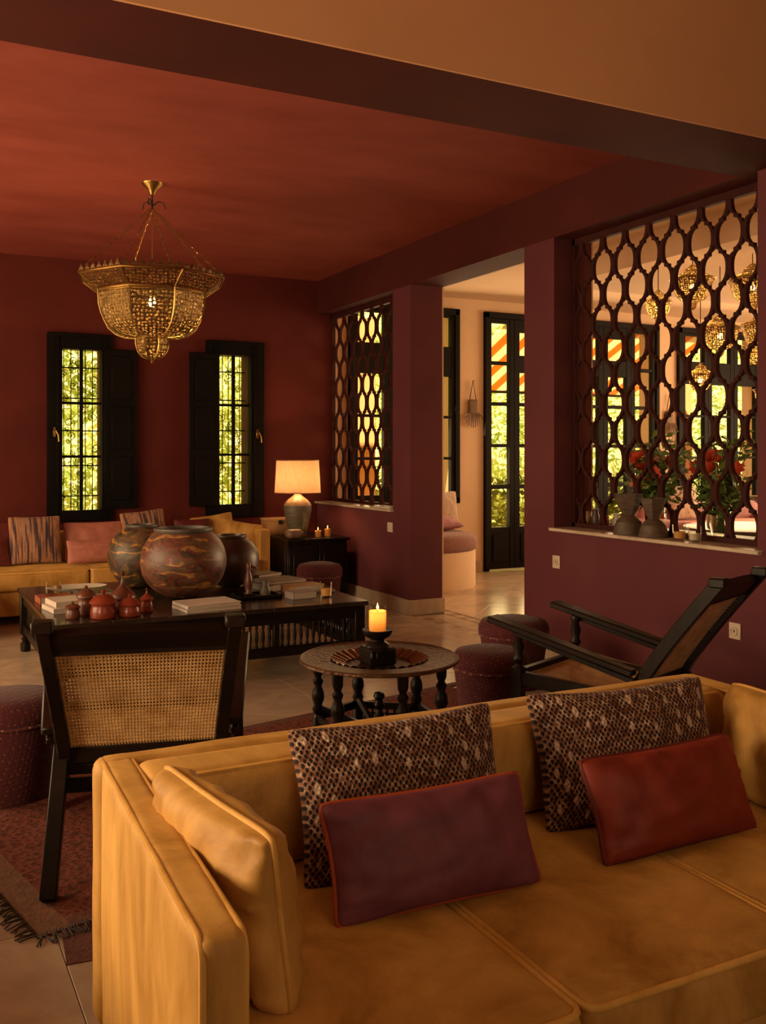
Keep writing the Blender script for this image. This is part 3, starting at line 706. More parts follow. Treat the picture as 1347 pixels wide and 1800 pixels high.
sofa('sofa', 'large mustard velvet sofa filling the foreground', .40, 2.268, 1.28, 2.285, 3)
gn = 'patterned net cushions on the foreground sofa'
pillow('dark patterned cushion with pale flecks behind the plum cushion', 'net', .55, .35, .15, (1.055, 1.895, .403), 18, 0, 0, None, gn, 1, pinch=.085, full=.42)
pillow('dark patterned cushion with pale flecks behind the rust-red cushion', 'net', .57, .35, .15, (1.715, 1.885, .403), 18, -5, 0, None, gn, 4, pinch=.085, full=.42)
pillow('plum velvet lumbar cushion with rust piping', 'plum_velvet', .49, .240, .13, (1.02, 1.705, .41), 24, -2, 0, 'rust_pipe', None, 2, pinch=.06, full=.42)
pillow('rust-red velvet lumbar cushion on the foreground sofa', 'rust_velvet', .49, .240, .13, (1.68, 1.695, .41), 24, 0, 0, 'darkred_fabric', None, 5, pinch=.06, full=.42)
pillow('mustard velvet cushion leaning on the left arm of the foreground sofa', 'mustard', .46, .315, .14, (.565, 1.715, .406), 7, 98, 0, 'mustard_pipe', None, 3, pinch=.035, full=.26)
pillow('mustard velvet cushion leaning on the right arm of the foreground sofa', 'mustard', .43, .30, .17, (2.085, 1.74, .406), 6, -90, 0, 'mustard_pipe', None, 6, pinch=.035, full=.26)
# back sofa
sofa('sofa', 'long mustard velvet sofa under the two narrow windows', -1.6, 2.99, 7.95, YB-.03, 6, zarm=.675, zseat=.42, armt=.10, backt=.10, bc=6, bch=.25, zback=.64)
tag(rounded(1.5, .55, .30, .03, crown=.01).build('ottoman', 'mustard', None, 60, (-.18, 7.66, .10)), 'mustard velvet ottoman pushed against the long sofa at the left edge', 'ottoman')
y2 = 8.50; zs2 = .43
pillow('dark red cushion at the left end of the long sofa, tall one behind', 'darkred_fabric', .42, .36, .12, (.80, 8.56, zs2), 16, 0, 0, None, None, 11)
pillow('small dark red cushion cut by the left edge of the picture', 'darkred_fabric', .38, .24, .11, (.68, 8.34, zs2), 22, 0, 0, None, None, 12)
pillow('striped brown cushion, the one wholly in view left of the rose cushions', 'stripes', .42, .41, .13, (1.06, 8.36, zs2), 14, 0, 0, None, 'striped cushions on the long sofa', 13)
pillow('larger rose velvet cushion behind the slim rose one', 'pink_velvet', .52, .34, .13, (1.56, 8.46, zs2), 14, 0, 0, None, 'rose cushions on the long sofa', 14)
pillow('slim rose velvet lumbar cushion in front of the larger rose one', 'pink_velvet', .50, .21, .11, (1.54, 8.24, zs2), 22, 0, 0, None, 'rose cushions on the long sofa', 15)
pillow('striped brown cushion showing above the left painted pot', 'stripes', .40, .43, .13, (2.02, 8.45, zs2), 14, 0, -6, None, 'striped cushions on the long sofa', 16)
pillow('dark red cushion showing above the big painted pot', 'darkred_fabric', .34, .34, .12, (2.42, 8.42, zs2), 14, 0, 0, None, None, 17)
pillow('mustard cushion in the corner of the long sofa beyond the pots', 'mustard', .40, .37, .12, (2.66, 8.50, zs2), 14, -8, -8, None, 'mustard cushions at the right end of the long sofa', 18)
pillow('mustard cushion tilted against the right arm of the long sofa', 'mustard', .40, .33, .13, (2.72, 8.22, zs2), 22, -42, 8, None, 'mustard cushions at the right end of the long sofa', 19)

# ------------------------------------------------------------------ coffee table
tx0, tx1, ty0, ty1 = .762, 2.65, 5.35, 6.972
ct = thing('coffee_table', 'low black carved coffee table carrying the big painted pots', 'table', ((tx0+tx1)/2, (ty0+ty1)/2, 0)); hx = (tx1-tx0)/2; hy = (ty1-ty0)/2
# planked top
npl = 6
for i in range(npl):
    a = -hx+2*hx*i/npl; BX(a+.0008, a+2*hx/npl-.0008, -hy, hy, .402, .43, bev=.002).build('top_plank', 'tabletop', ct)
ins = .05
fr = MB(); a, b = hx-ins, hy-ins
for s in (-1, 1):
    fr.box(-a, a, s*b-.02, s*b+.02, .325, .402, bev=.003); fr.box(s*a-.02, s*a+.02, -b, b, .325, .402, bev=.003)
    fr.box(-a, a, s*b-.02, s*b+.02, .13, .185, bev=.003); fr.box(s*a-.02, s*a+.02, -b, b, .13, .185, bev=.003)
fr.build('frame_rails', 'blackwood', ct)
def turned(h, r, k=3):
    pr = [(r*.9, 0), (r, h*.04), (r*.55, h*.10)]
    for i in range(k):
        z = .12+.76*i/k; s = .76/k; pr += [(r*.5, h*z), (r*.95, h*(z+s*.5)), (r*.5, h*(z+s*.95))]
    return pr+[(r*.9, h*.93), (r*.8, h)]
for sx in (-1, 1):
    for sy in (-1, 1):
        BX(sx*a-.035, sx*a+.035, sy*b-.035, sy*b+.035, .12, .402, bev=.004).build('corner_post', 'blackwood', ct)
        MB().lathe([(.030, 0), (.034, .01), (.034, .055), (.020, .070), (.030, .088), (.018, .10), (.03, .122)], 16, sx*a, sy*b).build('turned_foot', 'blackwood', ct)
for s in (-1, 1):   # carved side panels with recessed fields
    for k in range(4):
        y0 = -b+.06+k*(2*b-.1)/4
        BX(s*a-.010 if s > 0 else -a-.0, s*a+.0 if s > 0 else -a+.010, y0, y0+(2*b-.1)/4-.03, .19, .322, bev=.003).build('side_panel', 'blackwood', ct) if s < 0 else None
sp0 = MB().lathe([(.008, 0), (.011, .01), (.006, .025), (.010, .045), (.012, .068), (.010, .09), (.006, .112), (.011, .128), (.008, .14)], 8)
first = None
def spindle(x, y):
    global first
    if first is None: first = sp0.build('spindle', 'blackwood', ct, 60, (x, y, .185)); return
    c = first.copy(); C.objects.link(c); c.location = (x, y, .185)
for i in range(42):
    if i % 10 == 9: continue
    spindle(-a+.06+i*(2*a-.12)/41, -b)
    if i % 2: spindle(-a+.06+i*(2*a-.12)/41, b)
for i in range(34):
    if i % 9 == 8: continue
    spindle(a, -b+.06+i*(2*b-.12)/33)
for q in range(1, 4):
    x = -a+.06+(q*10-1)*(2*a-.12)/41; BX(x-.018, x+.018, -b-.018, -b+.018, .18, .33, bev=.003).build('mid_post', 'blackwood', ct)
ZT = .43
# ---- painted pots
def pot(label, cat_mat, x, y, R, H, mouth, neck=.02, sq=.0, rimmat='pot_rim'):
    e = thing('painted_pot' if cat_mat != 'pot_c' else 'clay_pot', label, 'pot', (x, y, ZT))
    pr = []; n = 18; rb = R*.42; zc = H*.50
    for i in range(n+1):
        t = i/n; ang = -PI/2*.86+t*(PI/2*.86+math.acos(mouth/R)*1.0); 
        r = R*math.cos(ang)**.92 if math.cos(ang) > 0 else 0; z = zc+ (H*.5)*math.sin(ang)
        pr.append((max(r, mouth if t > .6 else 0.03), z))
    z0 = pr[0][1]; pr = [(r, (z-z0)) for r, z in pr]; zt = pr[-1][1]; s = (H-neck)/zt; pr = [(r, z*s) for r, z in pr]
    pr = pr[:]+[(mouth*.97, H-neck*.6)]
    inner = [(mouth*.86, H-neck*.6), (mouth*.9, H-neck*1.5), (R*.85, H*.6), (R*.85, H*.35), (R*.3, .03)]
    MB().lathe(pr+inner+[(0, .03)], 48).build('pot_body', cat_mat, e, 60)
    MB().lathe([(mouth*.99, H-neck*1.1), (mouth*1.08, H-neck*.5), (mouth*1.06, H), (mouth*.92, H+.003), (mouth*.88, H-neck*.8)], 48).build('rim', rimmat, e, 60)
pot('largest painted clay pot, russet with ochre creatures, on the coffee table', 'pot_a', 1.66, 6.02, .272, .445, .175, .028)
pot('painted clay pot with ochre swirls standing behind the left of the largest pot', 'pot_b', 1.53, 6.62, .228, .43, .10, .02)
pot('plain dark brown clay pot to the right of the largest pot', 'pot_c', 2.085, 6.37, .20, .355, .105, .02, rimmat='pot_c')
# ---- lidded lacquer jars
def jar(label, x, y, r, hb, hl, mat, kn=True, cone=False):
    e = thing('lidded_jar', label, 'jar', (x, y, ZT), 0, 'lacquered jars on the coffee table')
    MB().lathe([(r*.85, 0), (r*.95, .004), (r, .01), (r*.98, hb*.55), (r*.88, hb*.78), (r*.86, hb*.85), (r*.96, hb), (0, hb)], 28).build('jar_body', mat, e, 50)
    if cone: pr = [(r*1.08, 0), (r*1.1, .006), (r*.95, hl*.2), (r*.5, hl*.42), (r*.16, hl*.62), (r*.10, hl*.8), (r*.05, hl)]
    else: pr = [(r*1.05, 0), (r*1.08, .006), (r*1.0, hl*.22), (r*.75, hl*.55), (r*.35, hl*.75), (r*.12, hl*.82)]
    l = MB().lathe(pr+[(0, pr[-1][1])], 28).build('lid', mat, e, 50, (0, 0, hb))
    MB().lathe([(r*.08, 0), (r*.16, r*.12), (r*.20, r*.26), (r*.10, r*.40), (0, r*.46)], 14).build('knob', mat, l, 50, (0, 0, pr[-1][1]-.004))
jar('smallest brown lacquer jar, leftmost in the group of jars', .895, 5.52, .040, .062, .026, 'lacquer_brown')
jar('brown lacquer jar with a tall shoulder behind the leftmost jar', .985, 5.62, .052, .10, .06, 'lacquer_brown')
jar('widest red lacquer jar with a domed lid, at the front of the jars', 1.05, 5.46, .072, .085, .062, 'lacquer')
jar('brown jar with a spired cone lid at the back of the jars', 1.20, 5.67, .072, .075, .13, 'lacquer_brown', cone=True)
jar('squat red lacquer jar with a cylinder body, right of the widest jar', 1.195, 5.46, .058, .066, .050, 'lacquer')
jar('narrow red lacquer jar, rightmost in the group of jars', 1.312, 5.55, .036, .075, .055, 'lacquer', cone=True)
# ---- books
def book(label, x, y, z, w, d, h, rz, cover, group='books on the coffee table'):
    e = thing('book', label, 'book', (x, y, z), math.radians(rz), group)
    c = MB(); c.box(-w/2, w/2, -d/2, d/2, 0, .003, bev=.001); c.box(-w/2, w/2, -d/2, d/2, h-.003, h, bev=.001); c.box(-w/2, -w/2+.003, -d/2, d/2, 0, h, bev=.001); c.build('cover', cover, e)
    BX(-w/2+.003, w/2-.004, -d/2+.004, d/2-.004, .003, h-.003).build('pages', 'paper', e, 0)
    return e
book('thick pale book at the bottom of the left stack beside the jars', .935, 5.86, ZT, .26, .24, .030, 8, 'cover_white')
book('pale book lying on top of the left stack beside the jars', .945, 5.865, ZT+.031, .245, .22, .034, 8, 'cover_white')
book('red-brown book lying behind the left pale stack', .90, 6.20, ZT, .21, .17, .042, 3, 'cover_red')
book('worn brown book in front of the white dish', 1.16, 6.30, ZT, .20, .24, .045, 12, 'cover_dark')
book('large white book at the front edge of the table, lower of two', 1.665, 5.53, ZT, .34, .25, .020, 5, 'cover_white')
book('large pale book at the front edge of the table, upper of two', 1.665, 5.53, ZT+.021, .335, .245, .022, 6, 'cover_white')
book('dark flat book at the far right back of the table', 2.38, 6.62, ZT, .26, .20, .03, 20, 'cover_dark')
book('rose-grey book on top of the dark flat book at the back', 2.40, 6.60, ZT+.031, .23, .18, .018, 24, 'cover_grey')
book('tall grey book, lowest of the stack right of the statuette', 2.34, 6.13, ZT, .29, .24, .045, 14, 'cover_grey')
book('grey book lying on the stack right of the statuette', 2.35, 6.13, ZT+.046, .30, .24, .018, 10, 'cover_grey')
book('tan book with an orange top beside the grey stack', 2.42, 5.87, ZT, .25, .15, .055, 12, 'cover_tan')
book('dark grey small thick book in front of the tan book', 2.32, 5.66, ZT, .17, .12, .045, 6, 'cover_grey')
# ---- dish, glasses, tray, statuette, twigs
e = thing('dish', 'shallow white oval dish behind the worn brown book', 'dish', (1.09, 6.58, ZT))
MB().lathe([(.06, 0), (.10, .010), (.155, .035), (.158, .038), (.14, .030), (.05, .012), (0, .012)], 32, sx=1.25, sy=.8).build('dish_body', 'white_glaze', e, 60)
MB().lathe([(.02, 0), (.028, .03), (.022, .05), (.02, .052)], 14, -.12, 0).build('dish_handle', 'ceramic_top', e)
def tumbler(label, x, y, r, h, z=ZT, content=None, group='glass tumblers and votives', name='glass_tumbler'):
    e = thing(name, label, 'glass', (x, y, z), 0, group)
    MB().lathe([(0, 0), (r*.86, 0), (r, h), (r*.93, h), (r*.80, h*.12), (0, h*.12)], 24).build('glass_body', 'glass', e, 50)
    if content: MB().lathe([(0, h*.13), (r*.79, h*.13), (r*.86, h*.55), (0, h*.55)], 20).build('wax_fill', content, e)
    return e
tumbler('clear glass tumbler standing on the red-brown book at the left', .885, 6.21, .048, .085, ZT+.042)
t = tumbler('clear glass votive holder near the right front corner of the coffee table', 2.47, 5.60, .040, .10, ZT, 'wax')
tr = thing('tray', 'flat black wooden tray holding the statuette', 'tray', (2.07, 5.80, ZT))
MB().box(-.14, .14, -.10, .10, 0, .010, bev=.002).box(-.14, .14, -.10, -.088, 0, .024, bev=.002).box(-.14, .14, .088, .10, 0, .024, bev=.002).box(-.14, -.128, -.10, .10, 0, .024, bev=.002).box(.128, .14, -.10, .10, 0, .024, bev=.002).build('tray_board', 'blackwood', tr)
st = thing('statuette', 'small dark red carved bird statuette on the black tray', 'statuette', (2.02, 5.81, ZT+.010))
MB().lathe([(.03, 0), (.032, .02), (.022, .03), (.030, .06), (.034, .10), (.024, .14), (.016, .165), (.022, .185), (.016, .21), (0, .225)], 18, sx=.8).build('figure_body', 'lacquer_brown', st, 60)
MB().tube([(.02, 0, .19), (.045, 0, .185), (.06, 0, .165)], .008, 8, rad=[.012, .008, .003]).build('beak', 'lacquer_brown', st)
BX(-.035, .035, -.035, .035, -.0, .018, bev=.003).build('plinth', 'blackwood', st)
v2 = thing('stone_vase', 'short mottled stone vase beside the statuette on the tray', 'vase', (2.13, 5.80, ZT+.010))
MB().lathe([(.030, 0), (.036, .02), (.030, .05), (.022, .07), (.028, .10), (.022, .10), (.018, .07), (0, .06)], 18).build('vase_body', 'ceramic', v2, 60)
tw = thing('feather_bundle', 'bundle of dark feathers lying behind the votive near the right corner', 'feathers', (2.52, 5.80, ZT))
for i in range(7):
    a0 = -.9+.12*i; MB().tube([(0, .10, .008+.004*i), (.06*math.cos(a0), .10+.08*math.sin(a0), .016+.003*i), (.13*math.cos(a0), .10+.17*math.sin(a0), .008)], .006, 5, rad=[.003, .009, .002]).build('feather', 'cover_dark' if i % 2 else 'cover_grey', tw)
sd = thing('small_dish', 'pale round dish at the back of the table between the pots and books', 'dish', (2.27, 6.42, ZT)); MB().lathe([(.05, 0), (.07, .01), (.08, .022), (.07, .018), (0, .008)], 24).build('dish_body', 'white_glaze', sd)

# ------------------------------------------------------------------ round tray table
rt = thing('tray_table', 'round engraved copper tray on a carved dark folding stand', 'table', (1.86, 3.655, .007)); R0 = .342
MB().lathe([(0, .438), (.14, .438), (.205, .462), (.22, .466), (.325, .468), (.337, .474), (R0, .470), (R0, .460), (.33, .455), (.22, .452), (.15, .428), (0, .426)], 72).build('tray_plate', 'tray', rt, 50)
fl0 = None
for i in range(32):
    a1 = 2*PI*i/32; m = MB(); vs = []
    for (r, z) in ((.142, .4395), (.172, .452), (.208, .4655)):
        for q, dz in ((-.5, 0), (-.2, .006), (.15, .006), (.5, 0)):
            an = q*2*PI/32*.94; vs.append((r*math.cos(an), r*math.sin(an), z+dz))
    fs = [[j*4+k, j*4+k+1, (j+1)*4+k+1, (j+1)*4+k] for j in range(2) for k in range(3)]
    if fl0 is None: fl0 = m.add(vs, fs).build('flute', 'tray_flute', rt, 60); o = fl0
    else: o = fl0.copy(); C.objects.link(o)
    o.rotation_euler = (0, 0, a1)
legpos = []
for i in range(6):
    an = 2*PI*i/6+.42; x, y = .268*math.cos(an), .268*math.sin(an); legpos.append((x, y))
    MB().lathe([(.022, 0), (.024, .20), (.016, .215), (.026, .235), (.018, .255), (.028, .285), (.026, .31), (.016, .335), (.024, .36), (.014, .375), (.022, .395), (.024, .452)], 14, x, y).build('leg', 'blackwood', rt, 50)
for i in range(6):
    (xa, ya), (xb, yb) = legpos[i], legpos[(i+1) % 6]
    if i % 2 == 0:
        m = MB()
        m.bar((xa, ya, .20), (xb, yb, .20), .018, .03); m.bar((xa, ya, .07), (xb, yb, .07), .018, .03)
        for k in range(1, 8): t = k/8; m.bar((xa+(xb-xa)*t, ya+(yb-ya)*t, .07), (xa+(xb-xa)*t, ya+(yb-ya)*t, .20), .008, .008, 0)
        for k in range(1, 4): m.bar((xa, ya, .07+.032*k), (xb, yb, .07+.032*k), .008, .008, 0)
        m.build('fretted_panel', 'blackwood', rt)
    else: MB().bar((xa, ya, .205), (xb, yb, .205), .022, .035).build('stretcher', 'blackwood', rt)
m = MB()
for i in range(3):
    (xa, ya), (xb, yb) = legpos[i], legpos[i+3]
    pts = [(xa*(1-t)+xb*t, ya*(1-t)+yb*t, .12+.10*abs(2*t-1)**1.0+.012*i) for t in [k/10 for k in range(11)]]
    m.tube(pts, .016, 6)
m.build('crossed_braces', 'blackwood', rt)
MB().lathe([(.012, .12), (.020, .22), (.012, .245), (.024, .265), (.014, .285), (.026, .300), (.020, .316), (0, .322)], 14).build('finial', 'blackwood', rt)
cs = thing('candle_stand', 'dark carved wooden candle stand on the round tray table', 'candle holder', (1.86, 3.67, .4455))
MB().box(-.062, .062, -.062, .062, 0, .075, bev=.008).box(-.036, .036, -.066, -.058, .008, .066, bev=.003).build('stand_base', 'blackwood', cs)
MB().lathe([(.055, .072), (.050, .085), (.030, .098), (.030, .106), (.055, .120), (.066, .140), (.066, .148), (.055, .146), (0, .138)], 32).build('bowl', 'blackwood', cs, 50)
def candle(label, x, y, z, r, h, power, group=None, glass=True):
    e = thing('candle', label, 'candle', (x, y, z), 0, group)
    MB().lathe([(0, 0), (r, 0), (r, h), (r*.85, h-.004), (0, h-.010)], 28).build('wax_body', 'wax', e, 50)
    if glass: MB().lathe([(r*1.03, 0), (r*1.05, h+.018), (r*1.0, h+.018), (r*1.01, 0)], 28).build('glass_sleeve', 'glass', e, 50)
    MB().tube([(0, 0, h-.01), (0, 0, h+.006)], .0012, 5).build('wick', 'iron', e)
    MB().lathe([(0, 0), (r*.10+.001, .006), (r*.13+.0012, .012), (r*.06, .022), (0, .032)], 10).build('flame', 'flame', e, 60, (0, 0, h+.003))
    L = point('candle_light', (0, 0, h+.020), power, (1, .5, .16), .008); L.parent = e
    return e
candle('lit amber pillar candle on the dark stand of the round tray table', 1.86, 3.67, .5855, .037, .088, 1.2)
point('candle_glow', (1.86, 3.67, .655), .25, (1, .5, .16), .01)

# ------------------------------------------------------------------ stools
def stool(label, x, y, r=.20, h=.40, zf=0):
    e = thing('upholstered_stool', label, 'stool', (x, y, zf), 0, 'burgundy woven stools')
    MB().lathe([(r*.78, 0), (r*.80, .02), (r*.90, h*.45), (r*.97, h*.70), (r*.985, h*.745), (0, h*.745)], 40).build('stool_body', 'stool', e, 60)
    MB().lathe([(0, h*.745), (r*.99, h*.745), (r*1.03, h*.80), (r*1.02, h*.88), (r*.92, h*.955), (r*.6, h*.99), (0, h)], 40).build('stool_seat', 'stool', e, 60)
    MB().tube([(r*1.0*math.cos(2*PI*i/44), r*1.0*math.sin(2*PI*i/44), h*.75) for i in range(44)], .006, 6, True).build('seat_piping', 'stool_band', e, 60)
stool('burgundy woven stool nearest the round tray table on its right', 2.615, 3.93, .185, .393, .007)
stool('burgundy woven stool by the doorway behind the right cane chair', 3.22, 4.60, .20)
stool('burgundy woven stool beside the lamp cabinet at the back', 3.15, 7.28, .185, .45)
stool('burgundy woven stool at the left edge behind the left cane chair', .41, 4.03, .205, .403, .007)

# ------------------------------------------------------------------ plantation chairs
def chair(label, x, y, rz, wt=.30, wb=.25, run=.26, ytop=-.86, ztop=.86, wa=.30):
    e = thing('planters_chair', label, 'chair', (x, y, .007), rz, 'dark wood cane lounge chairs'); W_ = 'darkwood'
    yb, zb = ytop+run+.04, .36; ys = 0.0
    wf = wa-.03
    def P(t, s, off=0):      # point along the back, t 0 bottom..1 top; slightly curved
        yy = yb+(ytop-yb)*(t**1.15); zz = zb+(ztop-zb)*t; return Vector((s*(wb+(wt-wb)*t), yy+off, zz))
    for s in (-1, 1):
        pts = [P(t/6, s*.93) for t in range(7)]; m = MB()
        for p, q in zip(pts, pts[1:]): m.bar(p, q+(q-p)*.06, .040, .052, .003, up=(0, 1, 0))
        m.build('back_stile', W_, e)
        top = P(1, s*.93); BX(-.030, .030, -.034, .030, -.012, .026, bev=.005).build('stile_cap', W_, e, 40, tuple(top))
        BX(s*wf-.024, s*wf+.024, -.024, .024, 0, .40, bev=.003).build('front_leg', W_, e)
        MB().lathe([(.024, .40), (.016, .415), (.027, .435), (.017, .455), (.026, .49), (.016, .525), (.026, .545), (.020, .56)], 14, s*wf, 0).build('arm_post', W_, e, 50)
        MB().bar((s*(wb-.005), yb+.02, .40), (s*(wb+.01), ytop+.07, 0), .048, .060, .003, up=(0, 1, 0)).build('rear_leg', W_, e)
        # broad arm rising toward the front with rounded tip
        a0 = Vector((s*(wb+.03), yb-.02, .455)); a1 = Vector((s*(wf+.018), .13, .605)); m = MB()
        m.bar(a0, a1, .052, .028, .006, w2=.088); m.bar(a0-Vector((0, 0, .032)), a1-Vector((0, .12, .052)), .022, .022, .003); m.build('arm', W_, e)
        MB().bar((s*(wf), .0, .355), (s*wb*.95, yb, .325), .032, .060, .003).build('seat_rail', W_, e)
    m = MB(); m.bar((-wf, 0, .365), (wf, 0, .365), .035, .05, .003); m.build('front_rail', W_, e)
    MB().bar((-wb*.9, yb+.02, .33), (wb*.9, yb+.02, .33), .035, .05, .003).build('rear_rail', W_, e)
    MB().bar((-wb*.95, yb+.01, .27), (wb*.95, yb+.01, .27), .022, .045, .003).build('stretcher', W_, e)
    # crest rail, arched: strip of bars
    m = MB(); K = 10
    tl, th = .86, 1.0
    nrm = Vector((0, ztop-zb, yb-ytop)).normalized()*.017
    vs = []; fs = []
    for i in range(K+1):
        q = i/K*2-1; arch = .014*(1-q*q)
        lo = P(tl, 1); hi = P(th-.02, 1); lo.x *= q*.93; hi.x *= q*.93; d = (hi-lo).normalized(); d.x = 0; hi = hi+d*(arch-.01)
        for p, o2 in ((lo, -1), (hi, -1), (hi, 1), (lo, 1)): vs.append(p+nrm*o2)
    for i in range(K):
        for j in range(4): fs.append([i*4+j, i*4+(j+1) % 4, i*4+4+(j+1) % 4, i*4+4+j])
    m.add(vs, fs).build('crest_rail', W_, e)
    lo = P(.84, 1); hi = P(.03, 1)
    MB().bar((-lo.x*.92, lo.y, lo.z), (lo.x*.92, lo.y, lo.z), .028, .030, .003).build('upper_cane_rail', W_, e)
    MB().bar((-hi.x*.92, hi.y, hi.z), (hi.x*.92, hi.y, hi.z), .030, .05, .003).build('lower_cane_rail', W_, e)
    m = MB(); vs = []; uv = []; fs = []; A, B = 12, 10
    for j in range(B+1):
        t = .05+(.84-.05)*j/B; p = P(t, 1)
        for i in range(A+1):
            q = i/A*2-1; vs.append((p.x*.92*q, p.y+.008*(1-q*q), p.z)); uv.append(((q+1)/2, j/B))
    for j in range(B):
        for i in range(A): fs.append([j*(A+1)+i, j*(A+1)+i+1, (j+1)*(A+1)+i+1, (j+1)*(A+1)+i])
    m.add(vs, fs, uv).build('cane_back', 'cane', e, 60)
    m = MB(); vs = []; uv = []; fs = []
    for j in range(9):
        t = j/8
        for i in range(9):
            q = i/4-1; w_ = wf*(1-t)+wb*.93*t; vs.append((w_*q, yb*t, .372-.035*t-.03*math.sin(PI*t)*(1-q*q))); uv.append(((q+1)/2, t))
    for j in range(8):
        for i in range(8): fs.append([j*9+i, j*9+i+1, (j+1)*9+i+1, (j+1)*9+i])
    m.add(vs, fs, uv).build('cane_seat', 'cane_seat', e, 60)
    return e
chair('dark wood cane lounge chair seen from behind at the left of the sofa', .885, 3.70, -math.atan2(.26, .965), .30, .262, .24, -.86, .828, .365)
chair('dark wood cane lounge chair reclining by the plum wall on the right', 2.70, 3.58, math.atan2(.38, .925), .25, .24, .31, -.885, .84, .285)

lb = thing('added_shade_bench', 'made-up low burgundy bench just beyond the left edge, added to shade the floor', 'bench', (-.50, 2.35, 0))  # unseen bench, added only to cast shade on the near-left floor
rounded(.55, 1.9, .18, .05, crown=.01).build('shade_bench_seat', 'stool', lb, 60, (0, 0, .27)); BX(-.25, .25, -.92, .92, .16, .28, bev=.005).build('shade_bench_frame', 'darkwood', lb)
for sx in (-1, 1):
    for sy in (-1, 1): BX(sx*.22-.025, sx*.22+.025, sy*.88-.025, sy*.88+.025, 0, .17, bev=.004).build('leg', 'darkwood', lb)
# ------------------------------------------------------------------ rugs
ang = math.radians(12); ru = thing('kilim_rug', 'worn red kilim rug under the left cane chair and the round tray table', 'rug', (.36, 2.80, 0), ang)
def cloth(x0, x1, y0, y1, z, n=30, mm=20, amp=.0014):
    vs = []; fs = []
    for j in range(mm+1):
        for i in range(n+1):
            x = x0+(x1-x0)*i/n; y = y0+(y1-y0)*j/mm; vs.append((x+.01*noise.noise(Vector((y*3, x, 1)))*(i in (0, n)), y+.01*noise.noise(Vector((x*3, 2, y)))*(j in (0, mm)), z+amp*noise.noise(Vector((x*3, y*3, 5)))+amp))
    for j in range(mm):
        for i in range(n): q = j*(n+1)+i; fs.append([q, q+1, q+n+2, q+n+1])
    k = len(vs); vs2 = [(a, b, .0) for a, b, c in vs]; per = list(range(n+1))+[(j*(n+1)+n) for j in range(1, mm+1)]+[mm*(n+1)+i for i in range(n-1, -1, -1)]+[j*(n+1) for j in range(mm-1, 0, -1)]
    base = [(vs[i][0], vs[i][1], z-.0035) for i in per]; L = len(per)
    allv = vs+base
    for i in range(L): fs.append([per[i], per[(i+1) % L], k+(i+1) % L, k+i])
    return MB().add(allv, fs)
cloth(.10, 2.85, .06, 1.36, .004).build('rug_field', 'kilim', ru, 60)
cloth(0, .10, 0, 1.42, .004, 4, 20).build('rug_border', 'kilim_border', ru, 60)
cloth(.10, 2.95, 0, .06, .004, 30, 3).build('rug_border', 'kilim_rust', ru, 60); cloth(.10, 2.95, 1.36, 1.42, .004, 30, 3).build('rug_border', 'kilim_rust', ru, 60)
fg = MB(); r5 = random.Random(5)
for i in range(120):
    y = 1.42*i/119; x1 = -.035-.02*r5.random(); fg.tube([(.003, y, .010), (x1*.5, y+r5.uniform(-.012, .012), .008), (x1, y+r5.uniform(-.02, .02), .003)], .0022, 4)
for i in range(26):
    x = .0+.22*i/25; fg.tube([(x, .003, .011), (x+r5.uniform(-.012, .012), -.02, .010), (x+r5.uniform(-.02, .02), -.045-.01*r5.random(), .004)], .0024, 4)
tag(fg.build('fringe', 'fringe', ru, 60), None, None, None, 'stuff')
u2 = cloth(0, .9, -.13, .10, .002, 12, 6, .0008).build('underlay_rug', 'kilim_rust', None, 60); u2.location = (.42, 2.75, 0); u2.rotation_euler = (0, 0, math.radians(-6))
tag(u2, 'rust-coloured mat showing under the near edge of the kilim', 'rug')

# ------------------------------------------------------------------ lamp cabinet and things on it
cb = thing('cabinet', 'black side cabinet in the corner under the table lamp', 'cabinet', (3.435, 8.35, 0)); hx, hy = .295, .395
BX(-hx, hx, -hy+.02, hy, .06, .555, bev=.004).build('cabinet_body', 'blackwood', cb)
BX(-hx-.015, hx+.015, -hy-.01, hy+.01, .555, .58, bev=.005).build('cabinet_top', 'blackwood', cb)
for s in (-1, 1):
    dd = BX(s*hx/2-hx/2+.01, s*hx/2+hx/2-.01, -hy+.004, -hy+.022, .09, .53, bev=.004).build('cabinet_door', 'blackwood', cb)
    BX(s*hx/2-hx/2+.05, s*hx/2+hx/2-.05, -hy-.004, -hy+.006, .14, .48, bev=.004).build('door_panel', 'blackwood', dd)
    MB().lathe([(.004, 0), (.010, .012), (.006, .02), (0, .022)], 12, mat=Matrix.Translation((s*.03, -hy+.003, .33)) @ Matrix.Rotation(PI/2, 4, 'X')).build('door_knob', 'brass_plain', dd)
    for t_ in (-1, 1): BX(s*(hx-.03)-.02, s*(hx-.03)+.02, t_*(hy-.04)-.02, t_*(hy-.04)+.02, 0, .065, bev=.003).build('foot', 'blackwood', cb)
for s in (-.5, .0, .5): BX(-hx-.006, -hx+.002, s*hy*1.2-.09, s*hy*1.2+.09, .12, .50, bev=.004).build('side_panel', 'blackwood', cb)
lp = thing('table_lamp', 'stoneware table lamp with a glowing linen drum shade', 'lamp', (3.37, 8.30, .58))
MB().lathe([(.075, 0), (.080, .01), (.095, .08), (.118, .18), (.130, .245), (.128, .285)], 40).build('lamp_base', 'ceramic', lp, 60)
MB().lathe([(.128, .285), (.120, .305), (.095, .335), (.055, .365), (.032, .385), (.028, .41), (.012, .415)], 40).build('lamp_shoulder', 'ceramic_top', lp, 60)
MB().tube([(0, 0, .41), (0, 0, .56)], .008, 8).build('lamp_stem', 'brass_plain', lp)
m = MB(); n = 48; vs = []; fs = []
for r, z in ((.215, .405), (.198, .705)):
    for i in range(n): vs.append((r*math.cos(2*PI*i/n), r*math.sin(2*PI*i/n), z))
